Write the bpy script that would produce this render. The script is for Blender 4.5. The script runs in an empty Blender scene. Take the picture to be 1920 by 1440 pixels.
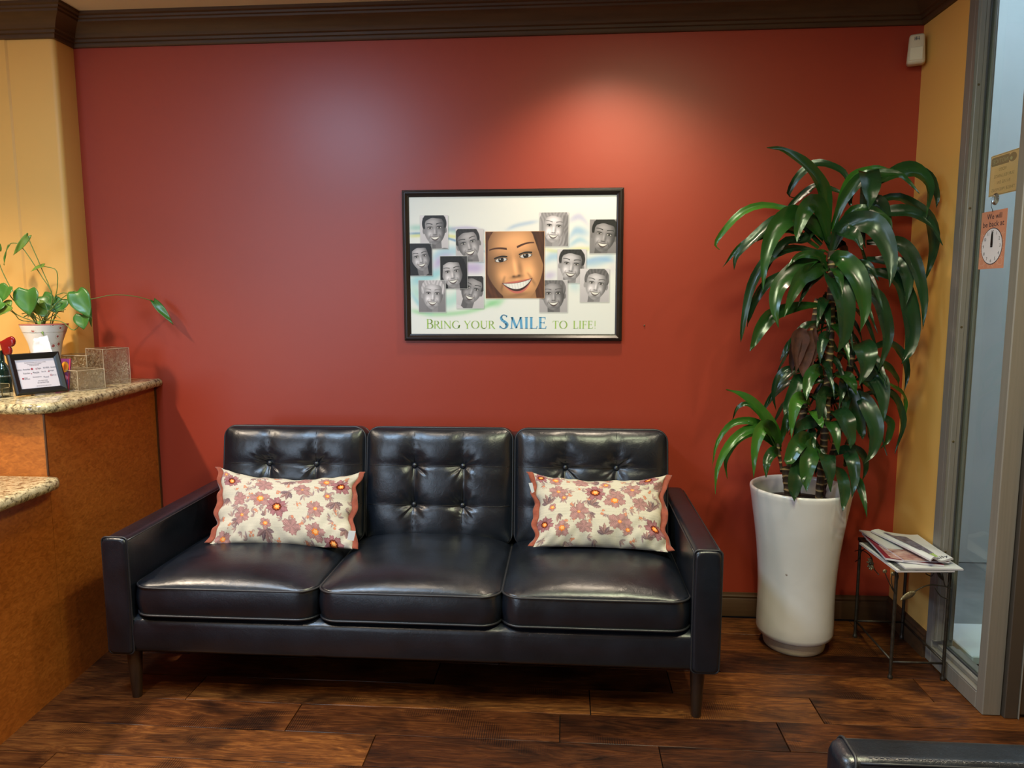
import bpy, bmesh, math, random
import numpy as np
from mathutils import Vector, Matrix, noise
R = math.radians
SC = bpy.context.scene
COL = SC.collection
random.seed(7)

# ---------------------------------------------------------------- camera
F, YAW, PIT, ROLL, CAMH, CAMD = 1367.43, .0714, .1200, -.0022, 1.4374, 3.2236
_fw = Vector((-math.sin(YAW)*math.cos(PIT), math.cos(YAW)*math.cos(PIT), -math.sin(PIT)))
_r = Vector((math.cos(YAW), math.sin(YAW), 0)); _u = _r.cross(_fw)
_r2 = _r*math.cos(ROLL)+_u*math.sin(ROLL); _u2 = -_r*math.sin(ROLL)+_u*math.cos(ROLL)
cd = bpy.data.cameras.new('camera'); cam = bpy.data.objects.new('camera', cd); COL.objects.link(cam)
cd.sensor_width = 36; cd.lens = F/1920*36; cd.clip_start = .02
m = Matrix.Identity(4)
for i, v in enumerate((_r2, _u2, -_fw)):
    for j in range(3): m[j][i] = v[j]
CAM = Vector((0, -CAMD, CAMH))
m.translation = CAM
cam.matrix_world = m
SC.camera = cam

def pix(px, py, Y):
    """point of the plane y=Y seen at photo pixel (px, py)"""
    d = _fw+_r2*((px-960)/F)-_u2*((py-720)/F)
    return CAM+d*((Y-CAM.y)/d.y)

# ---------------------------------------------------------------- world, lights, exposure
vs = SC.view_settings
vs.view_transform = 'Standard'; vs.look = 'None'; vs.exposure = .42; vs.gamma = 1; vs.use_curve_mapping = False
w = bpy.data.worlds.new('world'); SC.world = w; w.use_nodes = True
w.node_tree.nodes['Background'].inputs[0].default_value = (.55, .68, .85, 1)
w.node_tree.nodes['Background'].inputs[1].default_value = 2.2
try:
    SC.cycles.max_bounces = 8; SC.cycles.diffuse_bounces = 4; SC.cycles.glossy_bounces = 4
    SC.cycles.transmission_bounces = 8; SC.cycles.transparent_max_bounces = 12
    SC.cycles.caustics_reflective = False; SC.cycles.caustics_refractive = False
    SC.cycles.sample_clamp_indirect = 4
except Exception: pass

def area(name, loc, target, sx, sy, power, col):
    l = bpy.data.lights.new(name, 'AREA'); l.shape = 'RECTANGLE'; l.size = sx; l.size_y = sy
    l.energy = power; l.color = col
    o = bpy.data.objects.new(name, l); COL.objects.link(o); o.location = loc
    o.rotation_euler = (Vector(target)-Vector(loc)).to_track_quat('-Z', 'Y').to_euler()
    return o
def spot(name, loc, target, power, col, angle=110, blend=.6, rad=.04):
    l = bpy.data.lights.new(name, 'SPOT'); l.energy = power; l.color = col
    l.spot_size = R(angle); l.spot_blend = blend; l.shadow_soft_size = rad
    o = bpy.data.objects.new(name, l); COL.objects.link(o); o.location = loc
    o.rotation_euler = (Vector(target)-Vector(loc)).to_track_quat('-Z', 'Y').to_euler()
    return o
WARM = (1, .82, .61); COOL = (.60, .78, 1); LIME = (.90, 1, .62)
ZCEIL = 2.64
# recessed ceiling downlights (just below the ceiling, above the frame)
DL = [(.173, -.43, 50, WARM), (1.15, -1.45, 40, WARM), (-.9, -1.1, 26, WARM), (-2.45, -1.35, 190, WARM), (.3, -2.3, 70, WARM), (-1.5, -2.6, 60, WARM)]
for k, (x, y, p, c) in enumerate(DL):
    spot('downlight_lamp', (x, y, ZCEIL-.03), (x, y, 0), p, c, 122, 1, .045)
# daylight from the glazing behind and left of the camera, fluorescent panels further back
area('daylight_window', (-2.9, -5.6, 1.7), (-.6, 0, 1.2), 1.6, 1.9, 44, COOL)
area('cool_ceiling_panel', (-1.45, -1.9, 2.62), (-1.45, -1.9, 0), .42, .7, 34, (.46, .70, 1))
area('fluorescent_panel', (.42, -1.85, 2.62), (.42, -1.85, 0), .55, .22, 24, LIME)

# ---------------------------------------------------------------- helpers
def s2l(c):
    return tuple((v/12.92 if v <= .04045 else ((v+.055)/1.055)**2.4) for v in [x/255 for x in c])
def rgb(*c): return (*s2l(c), 1)

class NT:
    def __init__(s, name):
        s.m = bpy.data.materials.new(name); s.m.use_nodes = True; s.t = s.m.node_tree
        s.b = s.t.nodes['Principled BSDF']; s.out = s.t.nodes['Material Output']
    def n(s, typ, **kw):
        nd = s.t.nodes.new(typ)
        for k, v in kw.items():
            if k in nd.inputs.keys() if isinstance(k, str) else False: nd.inputs[k].default_value = v
            else: setattr(nd, k, v)
        return nd
    def l(s, a, b): s.t.links.new(a, b)
    def set(s, **kw):
        for k, v in kw.items(): s.b.inputs[k.replace('_', ' ')].default_value = v
        return s
    def noise(s, scale, detail=4, rough=.6, vec=None, dist=0):
        nd = s.t.nodes.new('ShaderNodeTexNoise'); nd.inputs['Scale'].default_value = scale
        nd.inputs['Detail'].default_value = detail; nd.inputs['Roughness'].default_value = rough
        nd.inputs['Distortion'].default_value = dist
        if vec is not None: s.l(vec, nd.inputs['Vector'])
        return nd
    def ramp(s, fac, stops):
        nd = s.t.nodes.new('ShaderNodeValToRGB'); cr = nd.color_ramp
        while len(cr.elements) < len(stops): cr.elements.new(.5)
        for e, (p, c) in zip(cr.elements, stops): e.position = p; e.color = c
        s.l(fac, nd.inputs[0]); return nd
    def coord(s, scale=(1, 1, 1), kind='Object', rot=(0, 0, 0)):
        tc = s.t.nodes.new('ShaderNodeTexCoord'); mp = s.t.nodes.new('ShaderNodeMapping')
        mp.inputs['Scale'].default_value = scale; mp.inputs['Rotation'].default_value = rot
        s.l(tc.outputs[kind], mp.inputs[0]); return mp.outputs[0]
    def bump(s, h, strength=.2, dist=.01, prev=None):
        nd = s.t.nodes.new('ShaderNodeBump'); nd.inputs['Strength'].default_value = strength
        nd.inputs['Distance'].default_value = dist; s.l(h, nd.inputs['Height'])
        if prev is not None: s.l(prev, nd.inputs['Normal'])
        s.l(nd.outputs[0], s.b.inputs['Normal']); return nd.outputs[0]
    def mix(s, fac, a, b, mode='MIX'):
        nd = s.t.nodes.new('ShaderNodeMix'); nd.data_type = 'RGBA'; nd.blend_type = mode
        for sock, v in ((nd.inputs[0], fac), (nd.inputs[6], a), (nd.inputs[7], b)):
            if hasattr(v, 'is_output'): s.l(v, sock)
            else: sock.default_value = v
        return nd.outputs[2]
    def rough(s, fac, lo, hi):
        mr = s.t.nodes.new('ShaderNodeMapRange'); mr.inputs[3].default_value = lo; mr.inputs[4].default_value = hi
        s.l(fac, mr.inputs[0]); s.l(mr.outputs[0], s.b.inputs['Roughness'])

def plain(name, col, rough=.5, metal=0, **kw):
    m = NT(name); m.set(Base_Color=rgb(*col), Roughness=rough, Metallic=metal, **kw)
    return m.m
def textured(name, c1, c2, scale, rough=.5, bump=.1, bscale=None, dist=.002, metal=0, stretch=(1, 1, 1), detail=4, **kw):
    m = NT(name); v = m.coord(stretch); n = m.noise(scale, detail, .6, v)
    r = m.ramp(n.outputs[0], [(.3, rgb(*c1)), (.7, rgb(*c2))]); m.l(r.outputs[0], m.b.inputs['Base Color'])
    m.set(Roughness=rough, Metallic=metal, **kw)
    if bump:
        n2 = m.noise(bscale or scale*3, 3, .6, v); m.bump(n2.outputs[0], bump, dist)
    return m.m

def fill(o, verts, faces, mat=None, smooth=True, mats=None):
    me = bpy.data.meshes.new(o if isinstance(o, str) else o.name)
    me.from_pydata([tuple(v) for v in verts], [], [tuple(f) for f in faces])
    if smooth: me.polygons.foreach_set('use_smooth', [True]*len(me.polygons))
    if mat: me.materials.append(mat)
    return me
def world_t(o):
    t = Vector((0, 0, 0))
    while o: t += o.location; o = o.parent
    return t
def obj(name, me, parent=None):
    """link a mesh (written in world coordinates) as one object; parents carry translations only"""
    o = bpy.data.objects.new(name, me); COL.objects.link(o)
    if parent is not None: o.parent = parent; o.location = -world_t(parent)
    return o
def tag(o, label, cat, group=None):
    o['label'] = label; o['category'] = cat
    if group: o['group'] = group
    return o
def thing(name, loc, label, cat, group=None):
    o = bpy.data.objects.new(name, None); o.empty_display_size = .05; COL.objects.link(o); o.location = loc
    return tag(o, label, cat, group)
def struct(o): o['kind'] = 'structure'; return o

class MB:
    def __init__(s): s.v = []; s.f = []
    def add(s, vs, fs):
        k = len(s.v); s.v += [tuple(v) for v in vs]; s.f += [tuple(i+k for i in f) for f in fs]; return s
    def box(s, x0, x1, y0, y1, z0, z1, b=0, seg=2):
        if b <= 0:
            return s.add([(x, y, z) for z in (z0, z1) for y in (y0, y1) for x in (x0, x1)],
                         [(0, 2, 3, 1), (4, 5, 7, 6), (0, 1, 5, 4), (2, 6, 7, 3), (0, 4, 6, 2), (1, 3, 7, 5)])
        bm = bmesh.new(); bmesh.ops.create_cube(bm, size=1)
        for v in bm.verts:
            v.co = Vector(((x0+x1)/2+v.co.x*(x1-x0), (y0+y1)/2+v.co.y*(y1-y0), (z0+z1)/2+v.co.z*(z1-z0)))
        bmesh.ops.bevel(bm, geom=bm.edges[:], offset=b, segments=seg, profile=.5, affect='EDGES')
        bm.verts.ensure_lookup_table(); bm.verts.index_update()
        s.add([v.co[:] for v in bm.verts], [[v.index for v in f.verts] for f in bm.faces]); bm.free(); return s
    def tube(s, pts, r, n=8, closed=False, cap=True):
        pts = [Vector(p) for p in pts]; N = len(pts)
        rr = r if isinstance(r, (list, tuple)) else [r]*N
        t0 = (pts[1]-pts[0]).normalized(); up = Vector((0, 0, 1)) if abs(t0.z) < .9 else Vector((1, 0, 0))
        nrm = (up-t0*up.dot(t0)).normalized(); vs = []
        for i in range(N):
            a = pts[(i-1) % N] if (closed or i > 0) else pts[i]; b = pts[(i+1) % N] if (closed or i < N-1) else pts[i]
            t = (b-a).normalized() if (b-a).length > 1e-9 else t0
            nrm = (nrm-t*nrm.dot(t)).normalized(); bi = t.cross(nrm)
            for k in range(n):
                a_ = 2*math.pi*k/n; vs.append(pts[i]+(nrm*math.cos(a_)+bi*math.sin(a_))*rr[i])
        fs = []
        for i in range(N if closed else N-1):
            j = (i+1) % N
            for k in range(n): fs.append((i*n+k, i*n+(k+1) % n, j*n+(k+1) % n, j*n+k))
        if cap and not closed: fs += [tuple(range(n-1, -1, -1)), tuple(range((N-1)*n, N*n))]
        return s.add(vs, fs)
    def lathe(s, prof, c=(0, 0, 0), n=48, sx=1, sy=1, rot=None):
        vs = []; fs = []
        for (r_, z) in prof:
            for k in range(n):
                a = 2*math.pi*k/n; v = Vector((r_*math.cos(a)*sx, r_*math.sin(a)*sy, z))
                if rot: v = rot @ v
                vs.append(v+Vector(c))
        for i in range(len(prof)-1):
            for k in range(n): fs.append((i*n+k, i*n+(k+1) % n, (i+1)*n+(k+1) % n, (i+1)*n+k))
        if prof[0][0] > 1e-6: fs.append(tuple(range(n-1, -1, -1)))
        if prof[-1][0] > 1e-6: fs.append(tuple(range((len(prof)-1)*n, len(prof)*n)))
        return s.add(vs, fs)
    def prism(s, pts, z0, z1):
        n = len(pts); vs = [(x, y, z0) for x, y in pts]+[(x, y, z1) for x, y in pts]
        return s.add(vs, [tuple(range(n-1, -1, -1)), tuple(range(n, 2*n))]+[(i, (i+1) % n, n+(i+1) % n, n+i) for i in range(n)])
    def obj(s, name, mat, parent=None, smooth=False, auto=None, bevel=None):
        me = fill(name, s.v, s.f, mat, smooth)
        if auto is not None:
            bm = bmesh.new(); bm.from_mesh(me)
            for f in bm.faces: f.smooth = True
            for e in bm.edges:
                if len(e.link_faces) == 2 and e.calc_face_angle(0) > R(auto): e.smooth = False
            bm.to_mesh(me); bm.free()
        return obj(name, me, parent)

def catmull(pts, n):
    P = [Vector(p) for p in pts]
    if len(P) == 2: return [P[0].lerp(P[1], i/n) for i in range(n+1)]
    Q = [P[0]*2-P[1]]+P+[P[-1]*2-P[-2]]; out = []
    segs = len(P)-1
    for i in range(n+1):
        t = i/n*segs; k = min(int(t), segs-1); u = t-k
        a, b, c, d = Q[k:k+4]
        out.append(.5*((2*b)+(c-a)*u+(2*a-5*b+4*c-d)*u*u+(-a+3*b-3*c+d)*u**3))
    return out

def text_me(body, size, mat, M, align='CENTER', shear=0, extrude=0, width=None, res=2):
    cu = bpy.data.curves.new('text', 'FONT'); cu.body = body; cu.size = size; cu.align_x = align
    cu.shear = shear; cu.extrude = extrude; cu.resolution_u = res
    o = bpy.data.objects.new('text', cu); COL.objects.link(o)
    dg = bpy.context.evaluated_depsgraph_get(); me = bpy.data.meshes.new_from_object(o.evaluated_get(dg))
    bpy.data.objects.remove(o); bpy.data.curves.remove(cu)
    if width and len(me.vertices):
        xs = [v.co.x for v in me.vertices]; k = width/(max(xs)-min(xs))
        me.transform(Matrix.Diagonal((k, 1, 1, 1)))
    me.transform(M); me.materials.clear(); me.materials.append(mat)
    return me

def join_me(mes, name, mat):
    mb = MB()
    for me in mes: mb.add([v.co[:] for v in me.vertices], [tuple(p.vertices) for p in me.polygons])
    return fill(name, mb.v, mb.f, mat, False)

# ---------------------------------------------------------------- materials
def mk_leather():
    m = NT('black leather'); v = m.coord()
    n1 = m.noise(9, 3, .5, v); r = m.ramp(n1.outputs[0], [(.3, rgb(14, 18, 25)), (.75, rgb(22, 28, 38))])
    m.l(r.outputs[0], m.b.inputs['Base Color'])
    m.rough(n1.outputs[0], .25, .36)
    vo = m.n('ShaderNodeTexVoronoi'); vo.inputs['Scale'].default_value = 420; m.l(v, vo.inputs['Vector'])
    b1 = m.bump(vo.outputs['Distance'], .12, .001)
    n2 = m.noise(46, 5, .7, v, 1.2); m.bump(n2.outputs[0], .20, .004, b1)
    m.set(Specular_IOR_Level=.62); m.b.inputs['Coat Weight'].default_value = .12; m.b.inputs['Coat Roughness'].default_value = .22
    return m.m
LEATHER = mk_leather()
PIPING = plain('leather piping', (36, 37, 41), .42, Specular_IOR_Level=.6)
SEAM = plain('seam thread', (9, 9, 10), .5)
def wall_paint(name, a, b, rough):
    m = NT(name); v = m.coord(); n = m.noise(1.3, 3, .5, v)
    r = m.ramp(n.outputs[0], [(.3, rgb(*a)), (.7, rgb(*b))]); m.l(r.outputs[0], m.b.inputs['Base Color'])
    n2 = m.noise(260, 3, .5, v); b1 = m.bump(n2.outputs[0], .10, .001)
    n3 = m.noise(14, 3, .5, v); m.bump(n3.outputs[0], .03, .01, b1)
    m.set(Roughness=rough, Specular_IOR_Level=.5); return m.m
RED = wall_paint('red wall paint', (160, 59, 40), (165, 63, 43), .38)
YEL = wall_paint('ochre wall paint', (230, 178, 96), (234, 183, 100), .5)
CEILM = wall_paint('ceiling paint', (205, 190, 165), (210, 195, 170), .8)
def mk_trim():
    m = NT('brown painted wood'); v = m.coord((1, 1, 14)); n = m.noise(4, 4, .6, v)
    r = m.ramp(n.outputs[0], [(.3, rgb(70, 48, 30)), (.7, rgb(82, 58, 37))]); m.l(r.outputs[0], m.b.inputs['Base Color'])
    m.bump(n.outputs[0], .05, .003); m.set(Roughness=.5, Specular_IOR_Level=.3); return m.m
TRIM = mk_trim()
def mk_floor():
    m = NT('hand scraped hardwood'); oi = m.n('ShaderNodeObjectInfo')
    tc = m.n('ShaderNodeTexCoord'); add = m.n('ShaderNodeVectorMath'); add.operation = 'ADD'
    sc = m.n('ShaderNodeVectorMath'); sc.operation = 'SCALE'; sc.inputs['Scale'].default_value = 31
    cx = m.n('ShaderNodeCombineXYZ')
    for i in range(3): m.l(oi.outputs['Random'], cx.inputs[i])
    m.l(cx.outputs[0], sc.inputs[0]); m.l(tc.outputs['Object'], add.inputs[0]); m.l(sc.outputs[0], add.inputs[1])
    def mp(s):
        q = m.n('ShaderNodeMapping'); q.inputs['Scale'].default_value = s; m.l(add.outputs[0], q.inputs[0]); return q.outputs[0]
    grain = m.noise(3.4, 7, .68, mp((1.1, 8, 6)), 3.2); fine = m.noise(8, 5, .7, mp((2, 60, 20)))
    blotch = m.noise(3.0, 3, .5, mp((1.2, 2.5, 1)), .5)
    r1 = m.ramp(grain.outputs[0], [(.28, rgb(58, 32, 15)), (.5, rgb(114, 67, 30)), (.72, rgb(160, 104, 50))])
    r2 = m.ramp(fine.outputs[0], [(.25, rgb(110, 95, 85)), (.6, rgb(255, 255, 255))])
    c = m.mix(.75, r1.outputs[0], r2.outputs[0], 'MULTIPLY')
    r3 = m.ramp(blotch.outputs[0], [(.34, rgb(96, 84, 78)), (.55, rgb(255, 255, 255))])
    c = m.mix(.8, c, r3.outputs[0], 'MULTIPLY')
    r4 = m.ramp(oi.outputs['Random'], [(0, rgb(150, 132, 124)), (.5, rgb(215, 200, 188)), (1, rgb(255, 250, 240))])
    c = m.mix(1, c, r4.outputs[0], 'MULTIPLY')
    wv = m.n('ShaderNodeTexWave'); wv.inputs['Scale'].default_value = 42; wv.inputs['Distortion'].default_value = 2.5
    wv.inputs['Detail'].default_value = 2; m.l(mp((1, .25, 1)), wv.inputs[0])
    msk = m.noise(3.3, 2, .5, mp((1, 1.6, 1))); mr = m.ramp(msk.outputs[0], [(.58, (0, 0, 0, 1)), (.66, (1, 1, 1, 1))])
    saw = m.n('ShaderNodeMath'); saw.operation = 'MULTIPLY'; m.l(wv.outputs['Fac'], saw.inputs[0]); m.l(mr.outputs[0], saw.inputs[1])
    sr = m.ramp(saw.outputs[0], [(0, (1, 1, 1, 1)), (.9, rgb(120, 105, 95))])
    c = m.mix(.8, c, sr.outputs[0], 'MULTIPLY')
    m.l(c, m.b.inputs['Base Color']); m.rough(grain.outputs[0], .36, .55); m.set(Specular_IOR_Level=.35)
    b1 = m.bump(grain.outputs[0], .28, .004); b2 = m.bump(fine.outputs[0], .15, .001, b1)
    b3 = m.bump(blotch.outputs[0], .4, .008, b2); m.bump(saw.outputs[0], .3, .002, b3)
    return m.m
FLOORM = mk_floor()
def mk_veneer():
    m = NT('quartered orange veneer'); v = m.coord((1, 1, 2.2)); n = m.noise(34, 3, .55, v, 1.2)
    n2 = m.noise(2.5, 3, .5, v)
    r = m.ramp(n.outputs[0], [(.3, rgb(150, 82, 26)), (.55, rgb(176, 100, 36)), (.75, rgb(192, 114, 46))])
    r2 = m.ramp(n2.outputs[0], [(.3, rgb(225, 215, 205)), (.7, rgb(255, 255, 255))])
    m.l(m.mix(.8, r.outputs[0], r2.outputs[0], 'MULTIPLY'), m.b.inputs['Base Color'])
    m.bump(n.outputs[0], .05, .002); m.set(Roughness=.36); return m.m
VENEER = mk_veneer()
VENDARK = plain('dark veneer edge', (74, 44, 22), .45)
def mk_granite():
    m = NT('beige speckled granite'); v = m.coord()
    n = m.noise(55, 5, .75, v, .6)
    r = m.ramp(n.outputs[0], [(.30, rgb(28, 24, 20)), (.42, rgb(110, 96, 70)), (.50, rgb(178, 162, 122)), (.66, rgb(206, 190, 150)), (.8, rgb(160, 130, 92))])
    vo = m.n('ShaderNodeTexVoronoi'); vo.inputs['Scale'].default_value = 120; m.l(v, vo.inputs['Vector'])
    rv = m.ramp(vo.outputs['Distance'], [(.05, rgb(90, 80, 64)), (.3, rgb(255, 255, 255))])
    m.l(m.mix(.55, r.outputs[0], rv.outputs[0], 'MULTIPLY'), m.b.inputs['Base Color'])
    m.set(Roughness=.12); return m.m
GRANITE = mk_granite()
def mk_alu():
    m = NT('grey anodised aluminium'); v = m.coord((30, 30, .6)); n = m.noise(5, 4, .6, v)
    r = m.ramp(n.outputs[0], [(.3, rgb(128, 123, 117)), (.7, rgb(138, 132, 126))]); m.l(r.outputs[0], m.b.inputs['Base Color'])
    m.set(Metallic=.15, Roughness=.40); return m.m
ALU = mk_alu()
ALUD = plain('dark gasket', (64, 64, 66), .5)
def mk_glass(name, col=(1, 1, 1, 1), rough=0, ior=1.45, bump=0, bs=60):
    m = NT(name); m.set(Base_Color=col, Roughness=rough, IOR=ior); m.b.inputs['Transmission Weight'].default_value = 1
    if bump:
        n = m.noise(bs, 3, .6, m.coord(), 1.5); m.bump(n.outputs[0], bump, .01)
    return m.m
def thin_glass(name, tint, rough=.0, ior=1.45, bump=0, bs=60, extra=0, detail=3):
    m = NT(name); m.t.nodes.remove(m.b); tr = m.n('ShaderNodeBsdfTransparent'); tr.inputs[0].default_value = tint
    gl_ = m.n('ShaderNodeBsdfGlossy'); gl_.inputs['Roughness'].default_value = rough; fr = m.n('ShaderNodeFresnel'); fr.inputs[0].default_value = ior
    mx = m.n('ShaderNodeMixShader'); ge = m.n('ShaderNodeNewGeometry'); iv = m.n('ShaderNodeMath'); iv.operation = 'SUBTRACT'; iv.inputs[0].default_value = 1
    m.l(ge.outputs['Backfacing'], iv.inputs[1]); fm_ = m.n('ShaderNodeMath'); fm_.operation = 'MULTIPLY'; m.l(iv.outputs[0], fm_.inputs[1]); m.l(fm_.outputs[0], mx.inputs[0])
    if bump:
        n = m.noise(bs, detail, .6, m.coord(), 1.5); bn = m.n('ShaderNodeBump'); bn.inputs['Strength'].default_value = bump; bn.inputs['Distance'].default_value = .03
        m.l(n.outputs[0], bn.inputs['Height']); m.l(bn.outputs[0], gl_.inputs['Normal']); m.l(bn.outputs[0], fr.inputs['Normal'])
        ad = m.n('ShaderNodeMath'); ad.inputs[1].default_value = extra; m.l(fr.outputs[0], ad.inputs[0]); m.l(ad.outputs[0], fm_.inputs[0])
        rf = m.n('ShaderNodeBsdfRefraction'); rf.inputs['IOR'].default_value = 1.12; rf.inputs['Roughness'].default_value = .02; rf.inputs[0].default_value = (.97, .93, .86, 1); m.l(bn.outputs[0], rf.inputs['Normal'])
        m2 = m.n('ShaderNodeMixShader'); m2.inputs[0].default_value = .35; m.l(tr.outputs[0], m2.inputs[1]); m.l(rf.outputs[0], m2.inputs[2]); m.l(m2.outputs[0], mx.inputs[1])
    else:
        m.l(fr.outputs[0], fm_.inputs[0]); m.l(tr.outputs[0], mx.inputs[1])
    m.l(gl_.outputs[0], mx.inputs[2]); m.l(mx.outputs[0], m.out.inputs[0]); return m.m
PANE = thin_glass('window glass', (.93, .97, .96, 1))
CRACKLE = thin_glass('crackled clear acrylic', (.99, .975, .945, 1), .06, 1.46, 1.0, 90, .0, 5)
def _veins(mt):
    t = mt.node_tree; out = [n for n in t.nodes if n.type == 'OUTPUT_MATERIAL'][0]; src = out.inputs[0].links[0].from_socket
    tc = t.nodes.new('ShaderNodeTexCoord'); ns = t.nodes.new('ShaderNodeTexNoise'); ns.inputs['Scale'].default_value = 60; ns.inputs['Detail'].default_value = 4; ns.inputs['Distortion'].default_value = 2
    t.links.new(tc.outputs['Object'], ns.inputs[0]); sb = t.nodes.new('ShaderNodeMath'); sb.operation = 'SUBTRACT'; sb.inputs[1].default_value = .5; t.links.new(ns.outputs[0], sb.inputs[0])
    ab = t.nodes.new('ShaderNodeMath'); ab.operation = 'ABSOLUTE'; t.links.new(sb.outputs[0], ab.inputs[0])
    rp = t.nodes.new('ShaderNodeValToRGB'); rp.color_ramp.elements[0].color = (.55, .55, .55, 1); rp.color_ramp.elements[0].position = .006; rp.color_ramp.elements[1].color = (0, 0, 0, 1); rp.color_ramp.elements[1].position = .022
    t.links.new(ab.outputs[0], rp.inputs[0]); pb = t.nodes.new('ShaderNodeBsdfPrincipled'); pb.inputs['Base Color'].default_value = rgb(225, 205, 165); pb.inputs['Roughness'].default_value = .15
    mx = t.nodes.new('ShaderNodeMixShader'); t.links.new(rp.outputs[0], mx.inputs[0]); t.links.new(src, mx.inputs[1]); t.links.new(pb.outputs[0], mx.inputs[2]); t.links.new(mx.outputs[0], out.inputs[0])
_veins(CRACKLE)
BLACKP = plain('satin black plastic', (20, 20, 21), .35)
WHITEM = plain('white card', (226, 226, 226), .7)
IRON = textured('bronze wrought iron', (46, 40, 34), (70, 62, 52), 60, .45, .2, metal=.6)
BRASSY = textured('antique bronze', (96, 84, 62), (140, 126, 96), 80, .4, .2, metal=.7)
LEG = textured('dark stained wood', (44, 30, 21), (66, 46, 32), 12, .35, .03, stretch=(4, 4, .6))
def mk_attr(name, rough=.6, bump=0, bscale=400, spec=.5, coat=0):
    m = NT(name); a = m.n('ShaderNodeAttribute'); a.attribute_name = 'Col'
    m.l(a.outputs['Color'], m.b.inputs['Base Color']); m.set(Roughness=rough, Specular_IOR_Level=spec)
    if bump:
        v = m.coord((1, 1, 3)); n = m.noise(bscale, 2, .5, v); m.bump(n.outputs[0], bump, .001)
    if coat: m.b.inputs['Coat Weight'].default_value = coat; m.b.inputs['Coat Roughness'].default_value = .05
    return m.m
def set_col(me, arr):
    """arr: per-vertex sRGB 0..1 (n,3)"""
    a = me.color_attributes.new('Col', 'FLOAT_COLOR', 'POINT')
    arr = np.clip(np.asarray(arr, dtype=np.float64), 0, 1)
    lin = np.where(arr <= .04045, arr/12.92, ((arr+.055)/1.055)**2.4)
    out = np.ones((len(arr), 4), np.float32); out[:, :3] = lin; a.data.foreach_set('color', out.ravel())
def grid_faces(nu, nv):
    i = np.arange(nu*nv).reshape(nv, nu); a = i[:-1, :-1].ravel(); b = i[:-1, 1:].ravel(); c = i[1:, 1:].ravel(); d = i[1:, :-1].ravel()
    return np.stack([a, b, c, d], 1)
def np_mesh(name, V, Fq, mat, smooth=True):
    me = bpy.data.meshes.new(name); V = np.asarray(V, np.float32); Fq = np.asarray(Fq, np.int32)
    me.vertices.add(len(V)); me.vertices.foreach_set('co', V.ravel())
    me.loops.add(Fq.size); me.loops.foreach_set('vertex_index', Fq.ravel())
    me.polygons.add(len(Fq)); me.polygons.foreach_set('loop_start', np.arange(len(Fq), dtype=np.int32)*4)
    me.update(calc_edges=True); me.validate()
    if smooth: me.polygons.foreach_set('use_smooth', np.ones(len(Fq), bool))
    me.materials.append(mat); return me

# ================================================================ STRUCTURE
XL, XR = -2.1666, 1.45          # red wall from XL to XR at y = 0
YC = -.126                      # face of the ochre pier on the left
XW = -3.7; YB = -6.2            # far side wall and the wall behind the camera
struct(MB().box(XW, XR+.1, YB, 1.2, ZCEIL, ZCEIL+.1).obj('ceiling', CEILM))
struct(MB().box(XL-.02, XR+.02, 0, .12, 0, ZCEIL).obj('wall_back', RED))
# ochre pier with a rounded outside corner
rc = .022; cs = [(XL-rc+rc*math.sin(a), YC+rc-rc*math.cos(a)) for a in [k*math.pi/2/8 for k in range(9)]]
struct(MB().prism([(-2.375, .12), (-2.375, YC)]+cs+[(XL, .0), (XL-.02, .12)], 0, ZCEIL).obj('wall_left', YEL, auto=30))
struct(MB().prism([(XW, .12), (XW, YC-.004), (-2.385, YC-.004), (-2.376, YC+.004), (-2.376, .12)], 0, ZCEIL).obj('wall_reception', YEL))
struct(MB().box(XW-.1, XW, YB, .12, 0, ZCEIL).obj('wall_far_left', YEL))
struct(MB().box(XW, 3.2, YB-.1, YB, 0, ZCEIL).obj('wall_behind', YEL))
YJ = -.352
struct(MB().box(XR, XR+.070, YJ, .12, 0, ZCEIL).obj('wall_right', YEL))

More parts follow.
